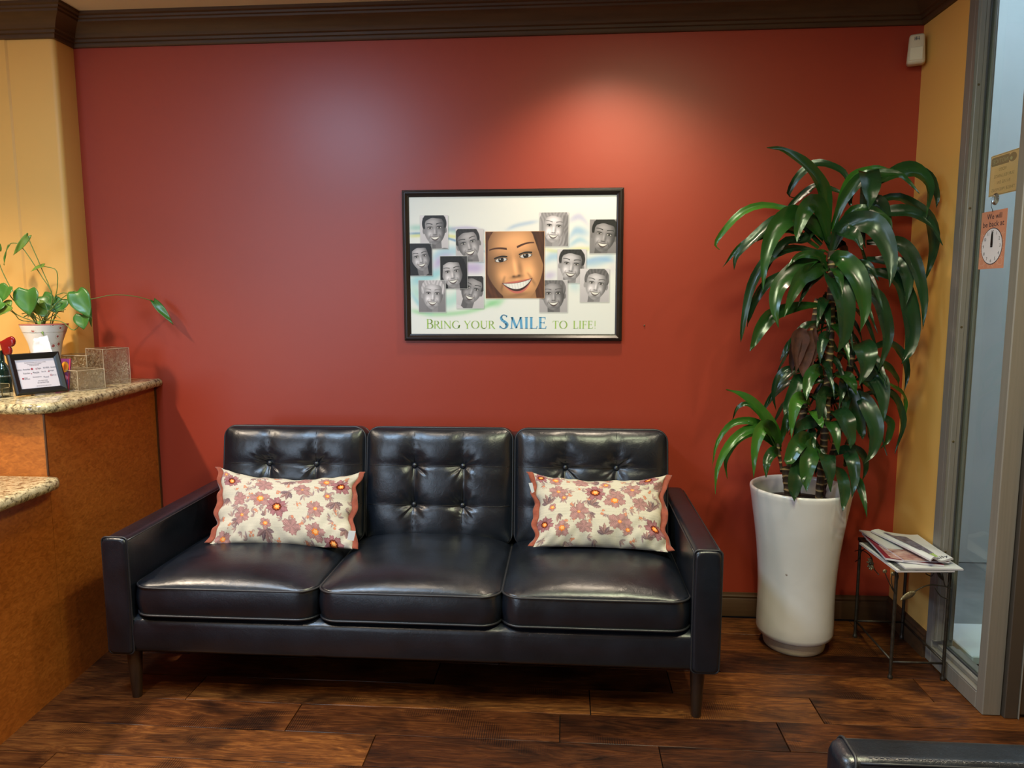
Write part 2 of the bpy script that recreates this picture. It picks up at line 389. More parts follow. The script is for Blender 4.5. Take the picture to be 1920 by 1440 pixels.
# floor: sub-floor slab and individual planks (parts)
sub = struct(MB().box(XW, 3.2, YB, .12, -.06, -.012).obj('floor', plain('dark underlay', (20, 13, 9), .9)))
PW = .1625; rowk = 0
joints = {5: [-2.9, -.92, -.006, .725], 6: [-2.2, -.612, .311, 1.6], 4: [-2.5, -1.35, .1, .887], 7: [-1.6, -.2, .95]}
y1 = -.0335+PW*0
row = 0; npl = 0
while True:
    yt = -.0335-PW*(row-0)+PW*0 if False else (-.846+PW*5)-PW*row     # far edge of the row
    yb = yt-PW
    if yt < -4.3: break
    js = joints.get(row)
    if js is None:
        rr = random.Random(row*13+5); js = []; x = XW+rr.uniform(.3, 1.2)
        while x < 2.3: js.append(x); x += rr.uniform(.75, 1.5)
    else:
        js = list(js)
        while js[0] > XW+1.0: js.insert(0, js[0]-1.1)
        while js[-1] < 1.2: js.append(js[-1]+1.05)
    ed = [XW]+[j for j in js if XW+.1 < j < 2.25]+[2.3]
    for a, b in zip(ed, ed[1:]):
        if b < -2.4 or (a > 1.5 and yt > -.7): continue
        rr = random.Random(npl); dz = rr.uniform(-.0009, .0009)
        yt_ = min(yt, 0)
        g = .0013; mb = MB(); bv = .0009
        x0, x1, y0_, y1_ = a+g, b-g, yb+g, yt_-g
        n = max(2, int((x1-x0)/.14)); vs = []; 
        # bevelled top with softly hand-scraped, uneven long edges
        sec = []
        for i in range(n+1):
            x = x0+(x1-x0)*i/n; e = .0008*math.sin(x*23+npl)+.0006*math.sin(x*51+npl*2)
            hz = dz+.0005*math.sin(x*9+npl)
            for (yy, zz) in ((y0_, -.012), (y0_, -bv), (y0_+bv+e, hz), (y1_-bv+e, hz), (y1_, -bv), (y1_, -.012)):
                xx = x if 0 < i < n else (x+bv*.8*(1 if i == 0 else -1) if zz > -.003 else x)
                sec.append((xx, yy, zz))
        fs = [(i*6+k, i*6+k+1, (i+1)*6+k+1, (i+1)*6+k) for i in range(n) for k in range(5)]
        fs += [(0, 1, 2, 3, 4, 5)[::-1], tuple(n*6+k for k in range(6))]
        mb.add(sec, [f[::-1] for f in fs]); o = mb.obj('plank', FLOORM, sub); npl += 1
        o.location = (0, 0, 0)
    row += 1
struct(MB().box(-2.9, -1.95, -4.2, .0, -.012, -.0075).obj('floor_behind_counter', FLOORM)) if False else None

# crown moulding, one run per wall, mitred
CP = [(.0, 2.524), (.012, 2.524), (.016, 2.530), (.016, 2.540), (.024, 2.543), (.026, 2.553), (.036, 2.557), (.040, 2.566),
      (.046, 2.574), (.056, 2.586), (.070, 2.597), (.086, 2.605), (.088, 2.613), (.097, 2.616), (.099, 2.624), (.110, 2.628), (.110, ZCEIL), (0, ZCEIL)]
def run(name, p0, p1, n0, n1, mat, prof=CP):
    """profile swept from p0 to p1; n0/n1 are the mitre vectors (unit offset) at each end"""
    mb = MB(); k = len(prof)
    vs = [(p0[0]+n0[0]*d, p0[1]+n0[1]*d, z) for d, z in prof]+[(p1[0]+n1[0]*d, p1[1]+n1[1]*d, z) for d, z in prof]
    fs = [(i, (i+1) % k, k+(i+1) % k, k+i) for i in range(k)]+[tuple(range(k))[::-1], tuple(range(k, 2*k))]
    return struct(mb.add(vs, fs).obj(name, mat, auto=40))
run('trim_1', (XW, YC), (XL, YC), (0, -1), (1, -1), TRIM)
run('trim_2', (XL, YC), (XL, 0), (1, -1), (1, -1), TRIM)
run('trim_3', (XL, 0), (XR, 0), (1, -1), (-1, -1), TRIM)
run('trim_4', (XR, 0), (XR, YB), (-1, -1), (-1, 0), TRIM)
BP = [(0, 0), (.016, 0), (.016, .078), (.012, .083), (.013, .092), (.008, .098), (.006, .106), (0, .107)]
run('baseboard_back', (-1.86, 0), (XR, 0), (0, -1), (-1, -1), TRIM, BP)
run('baseboard_right', (XR, 0), (XR, YJ), (-1, -1), (-1, 0), TRIM, BP)

# ---------------------------------------------------------------- storefront glazing (right)
YA, YE = YJ, -.757              # outer edges of the glazed bay
wf = MB()
def jamb(mb, x0, y0, y1):
    mb.box(XR-.006, XR+.104, y0, y1, 0, ZCEIL-.001, .003, 1)
win = struct(MB().box(XR-.006, XR+.076, YA-.044, YA, 0, ZCEIL, .003, 1).obj('window_1', ALU))
XG = XR+.046
def wpart(mb, name, mat, label=None):
    o = mb.obj(name, mat, win)
    if label: o['label'] = label
    return o
wpart(MB().box(XR+.024, XR+.038, YA-.058, YA-.044, .10, ZCEIL-.1, .002, 1).box(XR+.056, XR+.066, YA-.052, YA-.044, .10, ZCEIL-.1, .002, 1), 'glazing_stop', ALU)
wpart(MB().box(XR-.006, XR+.006, YA-.0445, YA-.060, .10, ZCEIL-.1, .002, 1), 'glazing_stop', ALU)
wpart(MB().box(XG-.010, XG-.004, YA-.060, YA-.0445, .094, ZCEIL-.1, .001, 1), 'gasket', ALUD)
wpart(MB().box(XR-.006, XR+.104, YE+.0442, YA-.0442, 0, .062, .003, 1), 'sill_rail', ALU)
wpart(MB().box(XR+.018, XR+.034, YE+.044, YA-.044, .062, .080, .002, 1).box(XR+.060, XR+.08, YE+.044, YA-.044, .062, .074, .002, 1)
      .box(XR-.006, XR+.004, YE+.044, YA-.044, .062, .069, .002, 1), 'sill_stop', ALU)
wpart(MB().box(XG-.010, XG-.004, YE+.05, YA-.05, .072, .084, .001, 1), 'gasket', ALUD)
wpart(MB().box(XR-.006, XR+.104, YE+.0442, YA-.0442, ZCEIL-.05, ZCEIL-.001, .003, 1), 'head_rail', ALU)
wpart(MB().box(XR-.006, XR+.056, YE, YE+.044, 0, ZCEIL, .003, 1), 'mullion', ALU)
wpart(MB().box(XG-.003, XG+.003, YE+.03, YA-.03, .07, ZCEIL-.045), 'pane', PANE)
for z in (.46, .89, 1.32, 1.75, 2.18):
    wpart(MB().lathe([(0, .0015), (.004, .0012), (.0048, 0)], (XR+.0135, YA-.0617, z), 10, rot=Matrix.Rotation(R(90), 3, 'X')), 'screw', BRASSY)
wpart(MB().box(XR+.006, XR+.022, YA-.0615, YA-.044, .10, ZCEIL-.1), 'screw_strip', ALU)
# entrance door frame turning outward beside the bay
STILE = plain('dark anodised stile', (92, 84, 78), .4, .5)
door = struct(MB().box(XR+.058, XR+.102, YE-.016, YE+.044, 0, ZCEIL, .002, 1).obj('door_1', STILE))
MB().box(XR+.102, XR+.106, YE-.020, YE+.02, 0, ZCEIL, .0015, 1).obj('door_stop', ALU, door)
MB().box(XR+.108, XR+.262, YE-.010, YE+.03, .012, ZCEIL-.06, .003, 1).obj('door_stile', STILE, door)
MB().box(XR+.263, XR+1.049, YE-.014, YE+.03, .012, .26, .003, 1).obj('bottom_rail', ALU, door)
MB().box(XR+.263, XR+1.049, YE+.005, YE+.011, .26, ZCEIL-.06).obj('pane', PANE, door)
MB().box(XR+.108, XR+1.049, YE-.02, YE+.044, ZCEIL-.059, ZCEIL-.001, .003, 1).obj('head_rail', ALU, door)
struct(MB().box(XR+1.05, XR+1.15, YB, YE+.1, 0, ZCEIL).obj('wall_entrance', YEL))
struct(MB().box(XR+.1, XR+1.15, YB, YE+.03, ZCEIL, ZCEIL+.1).obj('ceiling_entrance', CEILM))
# corridor outside the glass
HALL = textured('pale corridor paint', (176, 186, 184), (186, 194, 192), 3, .8, 0)
struct(MB().box(XR+.12, 3.6, -.756, 1.6, -.06, -.004).obj('floor_corridor', textured('grey concrete', (120, 124, 122), (140, 143, 140), 6, .7, .1)))
struct(MB().box(XR+.12, 3.6, .75, .85, 0, 2.9).obj('wall_corridor', HALL))
struct(MB().box(3.0, 3.1, -.756, 1.2, 0, 2.9).obj('wall_corridor_end', HALL))

# ================================================================ SOFA
def rrect(x0, x1, y0, y1, r, n=10, m=18):
    """rounded rectangle outline, counter-clockwise"""
    pts = []
    cs = [(x1-r, y1-r, 0), (x0+r, y1-r, 90), (x0+r, y0+r, 180), (x1-r, y0+r, 270)]
    for i, (cx, cy, a0) in enumerate(cs):
        for k in range(n+1):
            a = R(a0+90*k/n); pts.append((cx+r*math.cos(a), cy+r*math.sin(a)))
        nx, ny, na = cs[(i+1) % 4]; q = (nx+r*math.cos(R(na)), ny+r*math.sin(R(na))); p = pts[-1]
        for k in range(1, m): pts.append((p[0]+(q[0]-p[0])*k/m, p[1]+(q[1]-p[1])*k/m))
    return pts

def cushion(w, d, h, r, top, rings=26, bulge=.008, seed=0, side_wr=.0015):
    """local cushion: plan w x d centred, z from 0 (lower piping) to h (upper piping); top(u,v) = height above h.
    returns verts, faces, outline"""
    out = rrect(-w/2, w/2, -d/2, d/2, r); N = len(out); vs = []; fs = []
    ts = [1-(1-k/rings)**1.25 for k in range(1, rings+1)]
    vs.append((0, 0, h+top(0, 0)))
    for t in ts:
        for (x, y) in out:
            X, Y = x*t, y*t; vs.append((X, Y, h+top(X/(w/2), Y/(d/2))*1.0))
    for i in range(N): fs.append((0, 1+i, 1+(i+1) % N))
    for k in range(rings-1):
        a = 1+k*N; b = a+N
        for i in range(N): j = (i+1) % N; fs.append((a+i, b+i, b+j, a+j))
    last = 1+(rings-1)*N
    S = 8
    for s in range(1, S+1):
        q = s/S; z = h*(1-q); off = bulge*math.sin(math.pi*q)
        for i, (x, y) in enumerate(out):
            l = math.hypot(x/(w/2), y/(d/2)); nn = noise.noise(Vector((x*9+seed, y*9, z*6)))
            k = 1+(off+side_wr*nn*math.sin(math.pi*q)*2)/(math.hypot(x, y))
            vs.append((x*k, y*k, z))
        a = last+(s-1)*N; b = a+N
        for i in range(N): j = (i+1) % N; fs.append((a+i, b+i, b+j, a+j))
    a = last+S*N; c = len(vs); vs.append((0, 0, -.004))
    for i in range(N): fs.append((a+i, c, a+(i+1) % N))
    return vs, fs, out

def nz(x, y, z): return noise.noise(Vector((x, y, z)))
def seat_top(seed, crown):
    def f(u, v):
        au, av = min(abs(u), 1), min(abs(v), 1)
        e = (1-au**2.8)*(1-av**3.4); base = crown*e**.60
        # creases pulled in from the seam, strongest at the front edge (v -> -1)
        fr = max(0, -v); ed = math.exp(-((1-av)/.16)**2)*(1-av**14) + math.exp(-((1-au)/.12)**2)*(1-au**14)*.6
        cr = .0042*ed*(.35+.65*fr)*nz(u*17+seed, v*1.6, seed)+.0016*ed*nz(u*44, v*3+seed, 3)
        soft = .006*nz(u*1.3+seed, v*1.1, 1.7)*e+.0018*nz(u*4+seed, v*5, 4.7)*e
        return base+cr+soft
    return f
def back_top(seed, crown, w, d):
    bx = [-w/6, w/6]; by = [-d/6+.002, d/6+.004]
    def f(u, v):
        x, y = u*w/2, v*d/2; au, av = min(abs(u), 1), min(abs(v), 1)
        e = (1-au**6)*(1-av**6); h = crown*e**.6
        for b in bx: h -= .005*math.exp(-((x-b)/.011)**2)*min(1, e*3)+.006*math.exp(-((x-b)/.03)**2)*e
        for b in by: h -= .003*math.exp(-((y-b)/.011)**2)*min(1, e*3)+.004*math.exp(-((y-b)/.028)**2)*e
        for i, a in enumerate(bx):
            for j, b in enumerate(by):
                dx, dy = x-a, y-b; r_ = math.hypot(dx, dy); th = math.atan2(dy, dx)
                h -= .024*math.exp(-(r_/.046)**1.35)*e
                wr = nz(math.cos(th)*3.4+i*9+seed, math.sin(th)*3.4+j*7, seed*.7)
                h += .0075*wr*math.exp(-((r_-.035)/.032)**2)*e
        ed = math.exp(-((1-v)/.28)**2)*(1-av**10) if v > 0 else 0
        h += .0035*ed*nz(x*42+seed, y*5, 2.2)
        h += .0030*nz(x*9+seed, y*8, 5.1)*e+.0045*nz(x*3+seed, y*3, 8.1)*e
        return h
    return f

def place(vs, M): return [M @ Vector(v) for v in vs]
def make_cushion(name, M, w, d, h, r, top, parent, rings, seed, lab=None, buttons=None, bulge=.008, low=True):
    vs, fs, out = cushion(w, d, h, r, top, rings, seed=seed, bulge=bulge)
    o = obj(name, fill(name, place(vs, M), fs, LEATHER), parent)
    for z, kk in ((h, 0),)+(((0, 1),) if low else ()):
        pts = [M @ Vector((x*1.004, y*1.004, z+.001+.0012*nz(x*5, y*5, seed+z))) for x, y in out]
        MB().tube(pts, .0042, 6, closed=True).obj('piping', PIPING, o, smooth=True)
    if buttons:
        for bx_ in sorted({round(b[0], 4) for b in buttons}):
            ys_ = np.linspace(-d/2+.012, d/2-.008, 70); MB().tube([M @ Vector((bx_+.0006*math.sin(y*60), y, h+top(bx_/(w/2), y/(d/2))+.0006)) for y in ys_], .0013, 5).obj('seam', SEAM, o, smooth=True)
        for by_ in sorted({round(b[1], 4) for b in buttons}):
            xs_ = np.linspace(-w/2+.008, w/2-.008, 80); MB().tube([M @ Vector((x, by_+.0006*math.sin(x*50), h+top(x/(w/2), by_/(d/2))+.0006)) for x in xs_], .0013, 5).obj('seam', SEAM, o, smooth=True)
        for (x, y) in buttons:
            z = h+top(x/(w/2), y/(d/2))+.006
            q = MB().lathe([(0, .0085), (.006, .0075), (.0108, .004), (.0122, 0), (.011, -.008)][::-1], (0, 0, 0), 18)
            q.v = [tuple(M @ (Vector(v)+Vector((x, y, z)))) for v in q.v]; q.obj('button', LEATHER, o, smooth=True)
    return o

def arm(parent, x0, x1, y0, y1, z0, z1, name='arm'):
    """slab arm with a soft crown on top, front panel outlined by piping"""
    mb = MB().box(x0, x1, y0, y1, z0, z1, .016, 4)
    # soften: slightly swollen sides
    nv = []
    for (x, y, z) in mb.v: nv.append((x, y, z))
    mb.v = nv; o = mb.obj(name, LEATHER, parent, smooth=True)
    return o
def piping_loop(pts, parent, r=.0036):
    return MB().tube(pts, r, 6, closed=True).obj('piping', PIPING, parent, smooth=True)

sofa = thing('sofa', (-.54, -.46, 0), 'long black leather three-seat sofa with tufted backs against the red wall', 'sofa')
SX0, SX1, SF = -1.600, .521, -.885
AW = .088
def sofa_arm(x0, x1, parent, y0=SF, y1=-.07, z0=.184, z1=.604):
    b = .016; mb = MB()
    # lofted rounded section along y with a gently domed top
    sec = rrect(x0, x1, z0, z1, b, 5, 8); ys = [y0, y0+.0015, y0+.006, y0+.012]+[y0+.012+(y1-y0-.02)*k/24 for k in range(1, 25)]+[y1]
    cx, cz = (x0+x1)/2, (z0+z1)/2; vs = []; N = len(sec)
    ins = {0: .010, 1: .005, 2: .0015}
    for i, y in enumerate(ys):
        k = ins.get(i, .008 if i == len(ys)-1 else 0)
        for (x, z) in sec:
            dx = (1 if x > cx else -1)*k*min(1, abs(x-cx)/.02); dz = (1 if z > cz else -1)*k*min(1, abs(z-cz)/.02)
            top = .004*(1-((x-cx)/(x1-x0)*2)**2) if z > z1-b else 0
            sw = .0035*math.sin(math.pi*(z-z0)/(z1-z0))*(1 if x > cx else -1)*min(1, abs(x-cx)/.03)
            wv = .0012*nz(y*6, z*6, x*3)
            vs.append((x-dx+sw+wv, y, z-dz+top))
    fs = [(i*N+k, i*N+(k+1) % N, (i+1)*N+(k+1) % N, (i+1)*N+k) for i in range(len(ys)-1) for k in range(N)]
    fs += [tuple(range(N))[::-1], tuple(range((len(ys)-1)*N, len(ys)*N))]
    mb.add(vs, fs); o = mb.obj('arm', LEATHER, parent, smooth=True)
    e = .002
    lp = [(x, y0+.010, z) for x, z in rrect(x0-e, x1+e, z0-e, z1+e+.002, b, 5, 8)]
    piping_loop(lp, o)
    for xx in (x0-.0005, x1+.0005):
        MB().tube([(xx+(.0 if xx < cx else 0), y0+.014+(y1-y0-.03)*k/10, z1-.008) for k in range(11)], .0028, 6).obj('seam', PIPING, o, smooth=True)
    return o
sofa_arm(SX0, SX0+AW, sofa); sofa_arm(SX1-AW, SX1, sofa)
# back frame, front rail
bf = MB().box(SX0+.16, SX1-AW-.004, -.215, -.075, .19, .845, .03, 4)
bf.v = [(x, y+.10*(z-.45)*1.0 if z > .45 else y, z) for x, y, z in bf.v]
bfo = bf.obj('back_frame', LEATHER, sofa, smooth=True)
MB().box(SX0+AW-.002, SX1-AW+.002, -.80, -.10, .205, .315, .01, 2).obj('seat_deck', LEATHER, sofa, smooth=True)
fr = MB()
xs = np.linspace(SX0+AW-.002, SX1-AW+.002, 90); zs = np.linspace(.188, .318, 14)
vs = []; fsr = []
for j, z in enumerate(zs):
    for x in xs:
        q = (z-.188)/.13
        y = -.868-.010*math.sin(math.pi*q)-.0025*nz(x*5, z*9, 1)+(.030 if j == 13 else 0)+(.004 if j in (0, 12) else 0)
        for sx in (-.846, -.207): y += .006*math.exp(-abs(x-sx)/.0035)+.003*math.exp(-((x-sx)/.02)**2)
        vs.append((x, y, z))
for j in range(13):
    for i in range(89): a = j*90+i; fsr.append((a, a+1, a+91, a+90))
nb = len(vs)
vs += [(xs[0], -.82, .188), (xs[-1], -.82, .188), (xs[0], -.82, .318), (xs[-1], -.82, .318)]
fsr += [tuple([nb]+[nb+1]+[89-i for i in range(90)])]
obj('front_rail', fill('front_rail', vs, fsr, LEATHER), sofa)
# seat cushions
SEATS = [(-1.508, -.850), (-.846, -.210), (-.206, .430)]
for i, (a, b) in enumerate(SEATS):
    w_ = b-a; d_ = .66; M = Matrix.Translation(((a+b)/2, -.885+d_/2+.004, .322)) @ Matrix.Rotation(R(-1.0), 4, 'X')
    make_cushion('seat_cushion', M, w_, d_, .100, .070, seat_top(i*11+3, .068), sofa, 40, i*5+1)
# back cushions
BACKS = [(-1.425, -.822), (-.812, -.208), (-.196, .418)]
for i, (a, b) in enumerate(BACKS):
    w_ = b-a; d_ = .475
    # local: x -> x, y -> up, z -> towards the viewer
    M = Matrix.Translation(((a+b)/2, -.235, .648)) @ Matrix.Rotation(R(90-9.5), 4, 'X')
    make_cushion('back_cushion', M, w_, d_, .082, .050, back_top(i*7+2, .050, w_, d_), sofa, 60, i+20,
                 buttons=[(sx*w_/6, yy) for sx in (-1, 1) for yy in (d_/6+.004, -d_/6+.002)], bulge=.006)
def taper_leg(x, y, ztop, parent, lean=0, r0=.026, r1=.0165, name='leg'):
    mb = MB().lathe([(r1*.9, 0), (r1, .004), (r0, ztop-.012), (r0, ztop+.03)], (x, y, 0), 24)
    return mb.obj(name, LEG, parent, auto=40)
for (x, y) in ((-1.535, -.835), (.462, -.825), (-1.535, -.14), (.455, -.14)): taper_leg(x, y, .186, sofa)

# matching armchair at the lower right, seen side-on: arm, cushion, back
ch = thing('armchair', (.95, -2.22, 0), 'black leather armchair turned sideways, cut off by the lower right frame edge', 'armchair')
def chair_arm(y0, y1, parent):
    x0, x1, z0, z1, b = .507, 1.32, .184, .600, .022
    sec = rrect(y0, y1, z0, z1, b, 6, 8); cy, cz = (y0+y1)/2, (z0+z1)/2; N = len(sec)
    xs = [x0, x0+.003, x0+.010, x0+.022]+[x0+.022+(x1-x0-.03)*k/16 for k in range(1, 17)]+[x1]; ins = {0: .020, 1: .011, 2: .004, len(xs)-1: .01}
    vs = []
    for i, x in enumerate(xs):
        k = ins.get(i, 0)
        for (y, z) in sec:
            vs.append((x, y-(1 if y > cy else -1)*k*min(1, abs(y-cy)/.02), z-(1 if z > cz else -1)*k*min(1, abs(z-cz)/.02)+.001*nz(x*7, y*9, z)))
    fs = [(i*N+k, i*N+(k+1) % N, (i+1)*N+(k+1) % N, (i+1)*N+k) for i in range(len(xs)-1) for k in range(N)]
    fs += [tuple(range(N))[::-1], tuple(range((len(xs)-1)*N, len(xs)*N))]
    o = MB().add(vs, [f[::-1] for f in fs]).obj('arm', LEATHER, parent, smooth=True)
    piping_loop([(x0+.016+.012*max(0, (z-z1+.05)/.05), y, z) for y, z in rrect(y0-.002, y1+.002, z0-.002, z1+.002, b, 6, 8)], o, .003)
    for yy, dd in ((y0+.006, .006), (y1-.004, .004)):
        MB().tube([(x0+.035+(x1-x0-.06)*k/10, yy, z1-b+math.sqrt(b*b-(b-dd)**2)) for k in range(11)], .0025, 6).obj('seam', PIPING, o, smooth=True)
    return o
a1 = chair_arm(-1.955, -1.868, ch); a2 = chair_arm(-2.66, -2.573, ch)
st = MB()
for k in range(70):
    x = .56+k*.0105; st.box(x, x+.006, -1.9405, -1.939, .5975, .5998)
st.obj('stitching', plain('grey thread', (96, 96, 102), .6), a1)['kind'] = 'stuff'
M = Matrix.Translation((.83, -2.264, .322)); make_cushion('seat_cushion', M, .60, .60, .10, .04, seat_top(50, .05), ch, 16, 9)
M = Matrix.Translation((1.22, -2.264, .66)) @ Matrix.Rotation(R(-90), 4, 'Z') @ Matrix.Rotation(R(81), 4, 'X')
make_cushion('back_cushion', M, .60, .46, .085, .045, back_top(60, .035, .6, .46), ch, 20, 7, buttons=[(sx*.1, yy) for sx in (-1, 1) for yy in (.08, -.075)])
MB().box(.52, 1.30, -2.575, -1.953, .19, .318, .012, 3).obj('seat_base', LEATHER, ch, smooth=True)
MB().box(1.20, 1.32, -2.575, -1.953, .19, .85, .03, 4).obj('back_frame', LEATHER, ch, smooth=True)
for (x, y) in ((.56, -1.92), (.56, -2.61), (1.27, -1.92), (1.27, -2.61)): taper_leg(x, y, .186, ch)

# ================================================================ RECEPTION COUNTER
desk = thing('reception_desk', (-2.1, -1.0, 0), 'orange wood veneer reception desk with beige granite tops at left', 'reception desk')
def px_(y): return -1.885+(-y)*.066     # side panel plane drifts slightly outwards towards the viewer
MB().prism([(px_(0)-.03, -.0), (px_(-.80)-.03, -.80), (px_(-.80), -.80), (px_(0), 0)], .0, 1.026).obj('side_panel', VENEER, desk)
MB().prism([(px_(-.805)-.03, -.8015), (px_(-3.0)-.03, -3.0), (px_(-3.0), -3.0), (px_(-.8015), -.8015)], .0, .765).obj('side_panel', VENEER, desk)
MB().prism([(px_(-.80)-.032, -.775), (-3.3, -.775), (-3.3, -.803), (px_(-.803)-.0005, -.803)], .77, 1.026).obj('front_panel', VENEER, desk)
MB().box(px_(-.803)-.004, px_(-.803)+.0015, -.8045, -.799, .805, 1.026).obj('edge_strip', VENDARK, desk)
MB().prism([(px_(0)-.004, -.0015), (px_(-.02)-.004, -.014), (px_(-.02)+.004, -.014), (px_(0)+.004, -.0015)], .0, 1.026).obj('edge_strip', VENDARK, desk)
def slab(name, pts, z0, z1, parent, r=.017):
    """granite slab with a full bullnose edge"""
    pts = [Vector((x, y, 0)) for x, y in pts]; n = len(pts); mb = MB(); rings = []
    S = 8; h = (z1-z0)/2; vs = []
    for k in range(S+1):
        a = math.pi*k/S-math.pi/2; off = r*(1-math.cos(a)); z = (z0+z1)/2+h*math.sin(a)
        for i in range(n):
            p, q, s = pts[i-1], pts[i], pts[(i+1) % n]
            d1 = (q-p).normalized(); d2 = (s-q).normalized(); nn = Vector((-(d1+d2).y, (d1+d2).x, 0)).normalized()
            c = q+nn*off*(1/max(.5, nn.dot(Vector((-d1.y, d1.x, 0)))))
            vs.append((c.x, c.y, z))
    fs = [(k*n+i, k*n+(i+1) % n, (k+1)*n+(i+1) % n, (k+1)*n+i) for k in range(S) for i in range(n)]
    fs += [tuple(range(n))[::-1], tuple(range(S*n, (S+1)*n))]
    return mb.add(vs, fs).obj(name, GRANITE, parent, auto=50)
edge = catmull([(-3.4, -.800, 0), (-2.6, -.805, 0), (-2.15, -.822, 0), (-1.93, -.836, 0), (-1.835, -.822, 0), (-1.795, -.76, 0), (-1.792, -.66, 0),
                (-1.805, -.45, 0), (-1.825, -.22, 0), (-1.842, -.06, 0), (-1.848, -.004, 0)], 60)
slab('upper_granite_top', [(p.x, p.y) for p in edge]+[(-2.164, -.004), (-2.164, -.128), (-3.4, -.132)], 1.027, 1.065, desk)
slab('lower_granite_top', [(-3.0, -.806), (-3.0, -2.9), (-1.735, -2.9), (-1.746, -1.4), (-1.757, -.90), (-1.763, -.845), (-1.785, -.812), (-1.82, -.8065)], .766, .806, desk)
ZT = 1.0655

# crackled clear acrylic display cubes
EDGEM = plain('polished acrylic edge', (196, 176, 146), .15)
def cube(loc, sx, sy, h, ang, label):
    t = .006; mb = MB()
    mb.box(-sx/2, sx/2, -sy/2, sy/2, 0, h, .004, 2)
    # inward facing inner shell makes it a hollow, open-bottomed riser
    k = len(mb.v); inner = MB().box(-sx/2+t, sx/2-t, -sy/2+t, sy/2-t, t*.3, h-t)
    mb.add(inner.v, [f[::-1] for f in inner.f])
    rot = Matrix.Rotation(R(ang), 3, 'Z'); mb.v = [tuple(rot @ Vector(v)+Vector(loc)) for v in mb.v]
    o = mb.obj('display_cube', CRACKLE); eb = MB()
    cn = [rot @ Vector((a*sx/2, b*sy/2, 0))+Vector(loc) for a, b in ((-1, -1), (1, -1), (1, 1), (-1, 1))]; zt = Vector((0, 0, h-.002)); zb_ = Vector((0, 0, .002))
    for k in range(4):
        for p, q in ((cn[k]+zt, cn[(k+1) % 4]+zt), (cn[k]+zb_, cn[(k+1) % 4]+zb_), (cn[k]+zb_, cn[k]+zt)): eb.tube([p, q], .0011, 6)
    eo = eb.obj('edge', EDGEM, o); eo['kind'] = 'stuff'; tag(o, label, 'display stand', 'crackled acrylic risers on the counter')
    return o
cube((-1.965, -.215, ZT), .125, .115, .155, -26, 'tallest clear crackled acrylic riser on counter beside the red wall')
cube((-1.962, -.405, ZT), .135, .115, .083, -22, 'short clear crackled acrylic riser at the front of the granite counter')
cube((-2.105, -.200, ZT), .150, .100, .125, -4, 'clear crackled acrylic riser at back, partly behind framed notice')

# framed insurance notice leaning back on its easel
fn = thing('framed_notice', (-2.0, -.57, ZT), 'small black picture frame with printed notice standing on the granite counter', 'picture frame')
BL, BR_ = pix(30, 746, -.66), pix(126, 737, -.50)
BL.z = BR_.z = ZT
ux = (BR_-BL); wN = ux.length; ux.normalize(); back = Vector((-ux.y, ux.x, 0)); uy = (Vector((0, 0, 1))*math.cos(R(20))+back*math.sin(R(20))); uz = ux.cross(uy)
hN = .160
MN = Matrix((( ux.x, uy.x, uz.x, BL.x), (ux.y, uy.y, uz.y, BL.y), (ux.z, uy.z, uz.z, BL.z+.004), (0, 0, 0, 1)))
def frame_rails(M, W, H, fw, dep, mat, parent, name='frame_rail', prof=None):
    """four mitred rails in the local xy plane, z towards the viewer"""
    prof = prof or [(0, 0), (0, dep*.8), (fw*.25, dep), (fw*.75, dep*.75), (fw, dep*.55), (fw, 0)]
    cs = [(0, 0), (W, 0), (W, H), (0, H)]; dirs = [(1, 1), (-1, 1), (-1, -1), (1, -1)]
    for i in range(4):
        j = (i+1) % 4; vs = []
        for (c, d) in ((cs[i], dirs[i]), (cs[j], dirs[j])):
            for (a, z) in prof: vs.append(M @ Vector((c[0]+d[0]*a, c[1]+d[1]*a, z)))
        k = len(prof); fs = [(q, (q+1) % k, k+(q+1) % k, k+q) for q in range(k)]+[tuple(range(k))[::-1], tuple(range(k, 2*k))]
        mb = MB().add(vs, fs); o = mb.obj(name, mat, parent)
frame_rails(MN, wN, hN, .022, .016, BLACKP, fn)
PAPER = plain('white paper', (205, 198, 205), .45)
INK = plain('dark print', (50, 46, 60), .6); INKR = plain('red print', (150, 40, 60), .6)
b = MB().box(.018, wN-.018, .018, hN-.018, .001, .006); b.v = [tuple(MN @ Vector(v)) for v in b.v]; b.obj('notice_sheet', PAPER, fn)
tw, th = wN-.044, hN-.044
def notice(body, u, v, size, mat, wd): return text_me(body, size, mat, MN @ Matrix.Translation((.022+u*tw, .022+(1-v)*th, .0064)), width=wd*tw)
rows = [('WE ARE IN NETWORK WITH THE FOLLOWING', .5, .14, .0055, .55), ('INSURANCE PROVIDERS AND PLANS', .47, .19, .005, .36), ('PLEASE ASK OUR STAFF', .46, .235, .005, .24),
        ('aetna  Ameritas', .17, .37, .010, .32), ('Cigna', .56, .36, .009, .10), ('DELTA DENTAL', .75, .355, .009, .16), ('Humana', .93, .35, .008, .13),
        ('Guardian', .22, .50, .009, .18), ('MetLife', .46, .50, .010, .16), ('Sun Life', .66, .48, .008, .12), ('Principal', .86, .46, .008, .13),
        ('United', .17, .65, .008, .08), ('HEALTHCARE', .20, .69, .006, .14), ('Renaissance', .46, .64, .007, .22), ('Mutual', .69, .67, .009, .13), ('CIRCLE', .90, .62, .006, .12),
        ('AND MANY MORE', .58, .78, .0055, .25), ('ASK OUR FRONT DESK', .58, .85, .007, .30), ('WE WILL FILE YOUR CLAIM FOR YOU', .58, .95, .005, .38)]
rows = [r for r in rows]
MESS = [notice(t, u, v, s, INK, wd) for t, u, v, s, wd in rows]
obj('lettering', join_me(MESS, 'lettering', INK), fn)
lg = MB()
